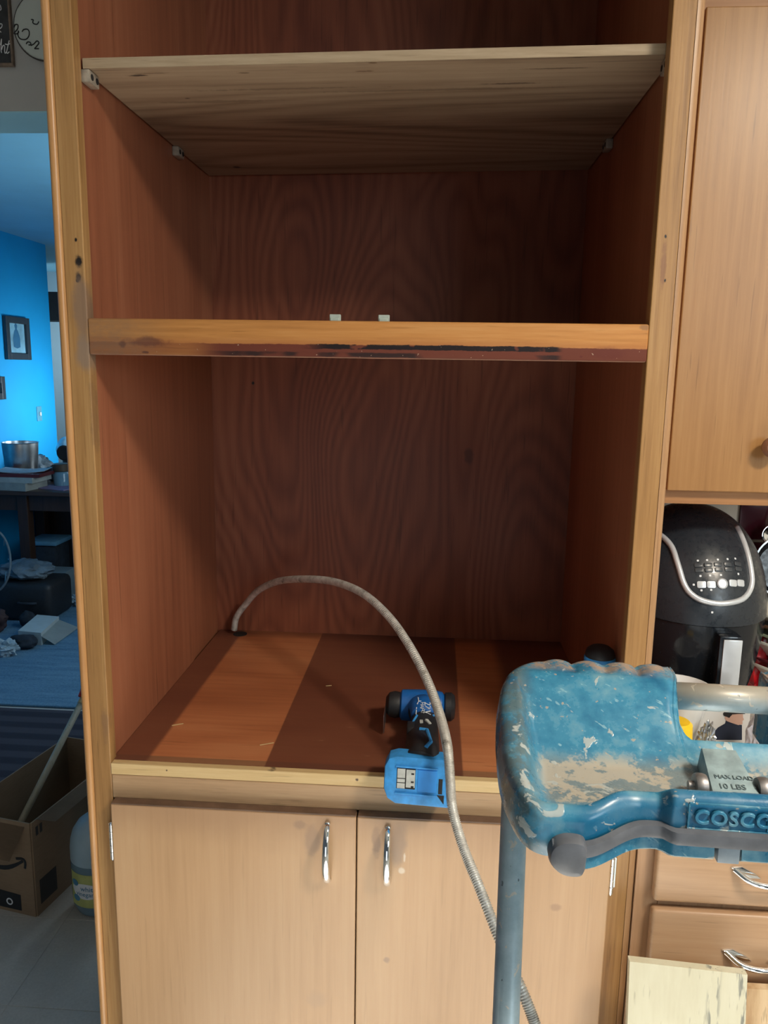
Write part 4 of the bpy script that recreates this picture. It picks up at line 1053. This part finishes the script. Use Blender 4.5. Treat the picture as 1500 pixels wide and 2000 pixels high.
def sheet(cx, cy, z, w, d, rot, th, mat, name, lb, cat, group=None, curl=0.0):
    bm = box(-w / 2, w / 2, -d / 2, d / 2, 0, th); 
    if curl: bmesh.ops.subdivide_edges(bm, edges=bm.edges[:], cuts=5, use_grid_fill=True)
    for v in bm.verts: v.co.z += curl * (v.co.x / w * 2) ** 2
    bmesh.ops.transform(bm, matrix=Matrix.Translation((cx, cy, z)) @ Matrix.Rotation(rot, 4, 'Z'), verts=bm.verts)
    return single(name, bm, mat, lb, cat, (cx, cy, z))
c = at(25, 935, 3.70)
for i, (lb, mt, th) in enumerate((('tan ledger at the bottom of the table-edge stack', plain('tan_card', (.30, .31, .28), .8), .05), ('beige folder in the middle of the table-edge stack', plain('beige_card', (.38, .40, .37), .8), .035), ('dark red book topping the stack on the table edge', plain('dark_red_cover', (.10, .012, .016), .6), .022))):
    z0 = TZ + .0005 + [0, .0505, .0860][i]
    sheet(c.x - .02 + .03 * i, 3.74, z0, .34, .22, -.15 + .08 * i, th, mt, ['ledger', 'folder', 'book'][i], lb, 'book')
sheet(c.x + .05, 3.76, TZ + .1090, .30, .20, .2, .004, M['paper'], 'paper_sheet', 'white paper sheet lying on the dark red book', 'paper', curl=.012)
sheet(at(70, 945, 3.8).x + .16, 3.78, TZ + .0005, .24, .16, -.3, .006, plain('lilac_paper', (.25, .20, .33), .7), 'magazine', 'lilac magazine lying at the table front edge', 'magazine')
c = at(117, 930, 3.85)
jar = thing('glass_jar', 'glass jar with brown lid near the table corner', 'jar', (c.x, 3.88, TZ))
MJ = Matrix.Translation((c.x, 3.88, TZ))
obj('jar_body', lathe([(.045, .0005), (.055, .006), (.055, .085), (.045, .10)], 28, MJ), plain('blue_grey_glass', (.14, .26, .34), .12), jar, smooth=True)
obj('lid', lathe([(.052, .1), (.056, .104), (.056, .145), (.05, .15), (0, .15)], 28, MJ), plain('brown_lid', (.07, .045, .025), .5), jar, smooth=True)
c = at(115, 870, 4.25)
mx = thing('stand_mixer', 'pale rounded appliance with dark opening at the table far end', 'mixer', (c.x + .02, 4.36, TZ))
obj('mixer_shell', lump((c.x + .02, 4.36, TZ + .20), 1, .085, .09, .085, .08, 1.5), plain('pale_blue_plastic', (.30, .50, .60), .3), mx, smooth=True)
obj('opening', lathe([(.050, 0), (.055, .006), (.045, .012), (0, .004)], 26, Matrix.Translation((c.x + .025, 4.275, TZ + .175)) @ Matrix.Rotation(math.pi / 2, 4, 'X')), M['hole'], mx, smooth=True)
obj('foot', lathe([(.07, .0005), (.07, .02), (.045, .05), (.05, .13)], 26, Matrix.Translation((c.x + .02, 4.36, TZ))), M['tool_black'], mx, smooth=True)
c = at(72, 893, 3.85); single('tripod_light', lathe([(0.03, 0), (.035, .01), (.035, .06), (.025, .075), (0, .075)], 20, Matrix.Translation((c.x, 3.90, TZ + .0005))), M['tool_black'], 'small black canister in the middle of the cluttered table', 'canister', (c.x, 3.90, TZ), smooth=True).name = 'canister'
# under and before the table
M['storage'] = plain('pale_blue_tub', (.12, .30, .44), .5); M['tub2'] = plain('grey_carton', (.20, .25, .27), .8, 0, .15, 8)
RZ = .0125
c = at(93, 1168, 3.95)
b1_ = thing('storage_tub', 'pale blue lidded tub stacked under the table', 'tub', (c.x, 4.0, RZ))
zt_ = at(93, 1055, 3.95).z
obj('tub_body', box(c.x - .10, c.x + .10, 3.9, 4.12, RZ, zt_ - .03, bev=.02), M['cloth_dark'], b1_, smooth=True)
obj('lid', box(c.x - .11, c.x + .115, 3.89, 4.13, zt_ - .0295, zt_ + .005, bev=.012), M['storage'], b1_, smooth=True)
c = at(110, 1165, 3.7)
single('carton', box(c.x - .075, c.x + .075, 3.70, 3.84, RZ, at(110, 1117, 3.7).z, bev=.003), M['tub2'], 'grey carton standing on the rug below the table', 'carton', (c.x, 3.77, RZ))
c = at(128, 1165, 3.6); single('paper_scrap', lump((c.x + .07, 3.62, RZ + .03), 1, .06, .05, .035, .5, 2.5, seed=5), M['paper'], 'crumpled paper scrap beside the grey carton', 'paper', (c.x, 3.60, RZ))
c = at(70, 1180, 3.3)
suit = thing('suitcase', 'black suitcase lying on the rug before the table', 'suitcase', (c.x, 3.40, RZ))
obj('suitcase_shell', box(c.x - .36, c.x + .12, 3.25, 3.55, RZ, .25, bev=.04, seg=3), M['tool_black'], suit, smooth=True)
obj('suitcase_handle', tube(catmull([Vector((c.x - .08, 3.25, .13)), Vector((c.x - .06, 3.225, .135)), Vector((c.x + .01, 3.225, .135)), Vector((c.x + .03, 3.25, .13))], 4), .008, 8), M['cloth_dark'], suit, smooth='all')
c = at(50, 1140, 3.35); single('blue_cloth', lump((c.x, 3.38, .302), 1, .16, .11, .06, .3, 2.0, seed=12), M['cloth_grey'], 'blue-grey cloth draped over the black suitcase', 'cloth', (c.x, 3.38, .25), smooth=True)
# white box
zq = .085
A1, A2, A3 = atz(35, 1232, zq), atz(80, 1236, zq), atz(115, 1204, zq); A4 = A1 + (A3 - A2)
bm = bmesh.new(); lo = [bm.verts.new((p.x, p.y, RZ)) for p in (A1, A2, A3, A4)]; hi = [bm.verts.new((p.x, p.y, zq)) for p in (A1, A2, A3, A4)]
bm.faces.new(lo[::-1]); bm.faces.new(hi)
for i in range(4): bm.faces.new((lo[i], lo[(i + 1) % 4], hi[(i + 1) % 4], hi[i]))
bmesh.ops.recalc_face_normals(bm, faces=bm.faces)
wbx = thing('white_box', 'flat white carton lying on the pale rug', 'carton', (A2.x, A2.y, RZ))
obj('carton_body', bm, plain('white_carton', (.50, .56, .56), .7, var=.06), wbx)
e = (A3 - A2); nrm = Vector((e.y, -e.x, 0)).normalized()
bm = bmesh.new(); q = [A2 + Vector((0, 0, -.02)), A3 + Vector((0, 0, -.02)), A3 + nrm * .11 - Vector((0, 0, zq - RZ - .004)), A2 + nrm * .07 - Vector((0, 0, zq - RZ - .004))]
fa = bm.faces.new([bm.verts.new(p + nrm * .001) for p in q]); bmesh.ops.solidify(bm, geom=[fa], thickness=.003)
obj('flap', bm, bpy.data.materials['white_carton'], wbx)
c = atz(45, 1258, RZ + .02)
single('dark_shoe', lump((c.x, c.y, RZ + .034), 1, .085, .05, .04, .18, 1.8, seed=2), M['cloth_dark'], 'dark slipper lying before the flat white carton', 'slipper', (c.x, c.y, RZ), smooth=True)
bpy.data.objects[-1 if False else 'dark_shoe'].name = 'slipper'
c = atz(8, 1268, RZ + .03); single('paper_wad', lump((c.x, c.y, RZ + .036), 1, .07, .05, .045, .5, 2.4, seed=7), M['paper'], 'crumpled white paper wad at the left edge of the rug', 'paper', (c.x, c.y, RZ))
c = atz(10, 1215, RZ + .05); single('brown_bag', lump((c.x - .06, c.y - .03, RZ + .07), 1, .085, .06, .08, .25, 2.0, seed=15), plain('dark_brown_bag', (.05, .028, .03), .8), 'dark brown bag slumped at the left edge of the rug', 'bag', (c.x, c.y, RZ), smooth=True)
c = atz(60, 1215, RZ + .05); single('black_bag', lump((c.x - .05, c.y + .06, RZ + .045), 1, .05, .035, .05, .15, 2.0, seed=25), M['cloth_dark'], 'black bag lying between the suitcase and white carton', 'bag', (c.x, c.y + .1, RZ), smooth=True)
# wire hoop (a basket rim) at the left edge
hoop = []
c = at(-12, 1095, 3.15)
for i in range(33):
    a = 2 * math.pi * i / 32; hoop.append(Vector((c.x - .02 + .12 * math.cos(a), 3.15 + .02 * math.sin(a), c.z + .19 * math.sin(a))))
hb = thing('wire_basket', 'round wire basket propped at the left edge before the table', 'basket', (c.x, 3.15, RZ))
obj('rim', tube(hoop, .007, 8, False), M['cloth_grey'], hb, smooth='all')
obj('wire', join([tube([hoop[i], Vector((c.x + (hoop[i].x - c.x) * .6, 3.2, c.z + (hoop[i].z - c.z) * .6))], .003, 6) for i in range(0, 32, 4)]), M['steel'], hb)
obj('stand', tube([Vector((c.x, 3.15, c.z - .19)), Vector((c.x, 3.15, RZ))], .008, 8), M['steel'], hb)

# ------------------------------------------------------------------ cardboard box, stick, jug
BZ = .292
A = Vector((-1.096, .80)); Bq = Vector((-1.055, 1.235)); D = Vector((-1.222, 1.273)); 
fd = Vector((-1, .12)).normalized(); sd = Vector((-.10, 1)).normalized()
sd = Vector((.2, .98)).normalized(); fd = Vector((-sd.y, sd.x))
LW, LD = .235, .465
A = Vector((-1.098, .80)); B_ = A + sd * LD; C_ = B_ + fd * LW; D_ = A + fd * LW
def cardboard():
    t = NT('brown_cardboard'); n = t.noise(t.scale((1, 1, 6)), 30, 4, .6); g = t.noise(t.coord(), 6, 3)
    col = t.ramp(t.math('ADD', t.math('MULTIPLY', n, .35), t.math('MULTIPLY', g, .65)), [(.3, (.20, .135, .082)), (.7, (.29, .205, .13))])
    return t.done(col, .8)
M['card'] = cardboard()
cbx = thing('cardboard_box', 'open brown cardboard shipping box with a curved arrow print on the floor', 'box', (A.x, A.y, 0))
def wallq(p, q, z0, z1, th=.004):
    d = (q - p).normalized(); nrm = Vector((d.y, -d.x)) * th
    bm = bmesh.new(); vs = []
    for z in (z0, z1): vs += [bm.verts.new((w.x, w.y, z)) for w in (p, q, q + nrm, p + nrm)]
    for f in ((0, 1, 2, 3), (4, 5, 6, 7), (0, 1, 5, 4), (1, 2, 6, 5), (2, 3, 7, 6), (3, 0, 4, 7)): bm.faces.new([vs[i] for i in f])
    bmesh.ops.recalc_face_normals(bm, faces=bm.faces); return bm
for p, q in ((A, B_), (B_, C_), (C_, D_), (D_, A)): obj('side', wallq(p, q, .001, BZ), M['card'], cbx)
bm = bmesh.new(); bm.faces.new([bm.verts.new((w.x, w.y, .003)) for w in (A, B_, C_, D_)]); bmesh.ops.recalc_face_normals(bm, faces=bm.faces)
obj('bottom', bm, M['card'], cbx)
def flap(p, q, out, drop, z=BZ, inset=.02):
    d = (q - p).normalized(); a, b = p, q
    o2 = Vector((out.x, out.y))
    bm = bmesh.new()
    f = bm.faces.new([bm.verts.new(v) for v in ((a.x, a.y, z), (b.x, b.y, z), (b.x + o2.x - d.x * inset, b.y + o2.y - d.y * inset, z - drop), (a.x + o2.x + d.x * inset, a.y + o2.y + d.y * inset, z - drop))])
    bmesh.ops.solidify(bm, geom=[f], thickness=.004); return bm
nf = Vector((-fd.y, fd.x)); nf = nf if nf.y < 0 else -nf
ns = Vector((sd.y, -sd.x)); ns = ns if ns.x > 0 else -ns
obj('flap', flap(D_, A + fd * .012, nf * .035, .105, inset=.035), M['card'], cbx)
obj('flap', flap(A + sd * .02, B_, ns * .05, .010, inset=.02), M['card'], cbx)
# printed arrow, tape label, marks on the near face
o3 = Vector((A.x, A.y, 0)) + Vector((nf.x, nf.y, 0)) * .0045
MF = frame_mat(o3, (-fd.x, -fd.y, 0), (0, 0, 1))         # x to the right, origin at the near corner
M['print_black'] = plain('black_print_ink', (.012, .014, .018), .6)
bm = bmesh.new()
sm_ = [Vector((-.16 + .13 * i / 10, .150 - .016 * math.sin(math.pi * i / 10) + .022 * (i / 10) ** 2, .0005)) for i in range(11)]
add_tube(bm, sm_, lambda t, i: .003 + .004 * math.sin(math.pi * min(t * 1.0, .9)), 8, True, (.15, 1, (0, 0, 1)))
add_tube(bm, catmull([Vector((-.052, .176, .0005)), Vector((-.030, .179, .0005)), Vector((-.022, .170, .0005)), Vector((-.024, .150, .0005))], 5), .004, 8, True, (.15, 1, (0, 0, 1)))
bmesh.ops.transform(bm, matrix=MF, verts=bm.verts); obj('arrow_print', bm, M['print_black'], cbx)
lb_ = obj('shipping_label', prism([(-.20, .012), (-.046, .012), (-.046, .062), (-.20, .070)], 0, .0006, M=MF), M['print_black'], cbx)
obj('emblem', lathe([(.007, 0), (.011, 0), (.011, .0004), (.007, .0004), (.007, 0)], 20, MF @ Matrix.Translation((-.085, .034, .0007)), cap=False), M['white_print'], cbx)
o4 = Vector((A.x, A.y, 0)) + Vector((ns.x, ns.y, 0)) * .0045
MS = frame_mat(o4, (sd.x, sd.y, 0), (0, 0, 1))
obj('side_label', prism([(.015, .03), (.085, .03), (.085, .105), (.015, .105)], 0, .0005, M=MS), plain('dark_side_print', (.045, .042, .040), .6), cbx)
obj('corner_print', join([prism([(.014 + k * .016, .245), (.024 + k * .016, .245), (.024 + k * .016, .272), (.014 + k * .016, .272)], 0, .0005, M=MS) for k in range(2)]), bpy.data.materials['dark_side_print'], cbx)
# stick standing in the box
s0 = Vector((-1.25, .905, .012)); s1 = at(159, 1372, 1.27)
pA = at(42, 1603, 1.0)
dr = (s1 - pA).normalized(); s0 = pA - dr * ((pA.z - .026) / dr.z)
stick = thing('wooden_stick', 'pale wooden stick with a red tip standing in the cardboard box', 'stick', s0)
obj('shaft', tube([s0, s0.lerp(s1, .5), s1], .0105, 12), wood('pale_stick_wood', (.30, .26, .18), (.45, .42, .32), (.55, .53, .43), 2, 60, 10), stick, smooth='all')
obj('ferrule', tube([s1 - dr * .004, s1 + dr * .014], .0118, 12), plain('yellow_ferrule', (.5, .40, .2), .4), stick, smooth=True)
obj('red_tip', tube([s1 + dr * .0142 + Vector((-.006, 0, .004)), s1 + dr * .035 + Vector((-.008, 0, .008)), s1 + dr * .075 + Vector((.0, 0, .006))], .017, 12, True, (1, .6, (0, 0, 1))), plain('red_plastic', (.30, .012, .015), .4), stick, smooth=True)
# vinegar jug
jb = at(135, 1700, .87); R_ = .0765
JX = jb.x + R_ + .014; JY = .873
jug = thing('vinegar_jug', 'translucent plastic vinegar jug with yellow label beside the cardboard box', 'jug', (JX, JY, 0))
MJ = Matrix.Translation((JX, JY, 0))
def milky():
    t = NT('milky_jug_plastic'); n = t.noise(t.coord(), 14, 3)
    return t.done(t.ramp(n, [(.3, (.36, .50, .58)), (.7, (.44, .58, .66))]), .35, 0, Transmission_Weight=.25)
M['milky'] = milky(); M['liquid'] = plain('clear_vinegar_level', (.17, .27, .34), .25, 0, .06, 10, Transmission_Weight=.15)
obj('lower_body', lathe([(.052, .0012), (.066, .006), (R_ * .985, .03), (R_, .055), (R_, .163)], 40, MJ), M['liquid'], jug, smooth=True)
obj('upper_body', lathe([(R_, .1632), (R_, .198), (R_ * .97, .220), (R_ * .88, .245), (R_ * .70, .266), (R_ * .45, .281), (.022, .290), (.019, .300)], 40, MJ), M['milky'], jug, smooth=True)
obj('cap', lathe([(.021, .3002), (.021, .318), (.019, .321), (0, .321)], 24, MJ), plain('red_cap', (.4, .03, .03), .4), jug, smooth=True)
obj('handle', tube(catmull([Vector((JX + .03, JY + .02, .285)), Vector((JX + .075, JY + .05, .265)), Vector((JX + .078, JY + .055, .20)), Vector((JX + .055, JY + .045, .16))], 5), .011, 12), M['milky'], jug, smooth='all')
def wrap(px_, mat, name, dr_, par):
    """flat print bent round the jug: polygon in (angle in m along the surface, z)"""
    bm = bmesh.new()
    me = prism(px_, 0, .0003); bmesh.ops.triangulate(me, faces=me.faces[:]); bmesh.ops.subdivide_edges(me, edges=[e for e in me.edges if e.calc_length() > .012], cuts=3)
    for v in me.verts:
        a = math.radians(-100) + v.co.x / R_; rr_ = R_ + dr_ + v.co.z
        v.co = Vector((JX + rr_ * math.cos(a), JY + rr_ * math.sin(a), v.co.y))
    bm.free(); return obj(name, me, mat, par)
def strip(x0, x1, z0, z1, n=12):
    return [(x0 + (x1 - x0) * i / n, z0) for i in range(n + 1)] + [(x1 - (x1 - x0) * i / n, z1) for i in range(n + 1)]
lab = wrap(strip(-.052, .070, .040, .142, 24), plain('yellow_green_label', (.42, .46, .16), .5, var=.1), 'label', .0008, jug)
blob = [(.004 + .046 * math.cos(a) * (1 + .08 * math.sin(3 * a)), .090 + .024 * math.sin(a)) for a in [2 * math.pi * i / 28 for i in range(28)]]
wrap(blob, M['white_print'], 'label_panel', .0014, lab)
M['lab_blue'] = plain('label_blue', (.06, .22, .36), .5)
for cx, cz, r1 in ((-.030, .112, .013), (-.026, .066, .013)):
    wrap([(cx + r1 * math.cos(a), cz + r1 * .75 * math.sin(a)) for a in [2 * math.pi * i / 18 for i in range(18)]], M['lab_blue'], 'label_spot', .0020, lab)
for body, zz, x0 in (('white', .092, -.010), ('vinegar', .076, -.026)):
    bm = text_bm(body, .021 if body == 'white' else .019, Matrix.Identity(4), depth=.0002)
    for v in bm.verts:
        a = math.radians(-100) + (v.co.x + x0) / R_; rr_ = R_ + .0021 + v.co.z
        v.co = Vector((JX + rr_ * math.cos(a), JY + rr_ * math.sin(a), zz + v.co.y))
    obj('lettering', bm, M['lab_blue'], lab)
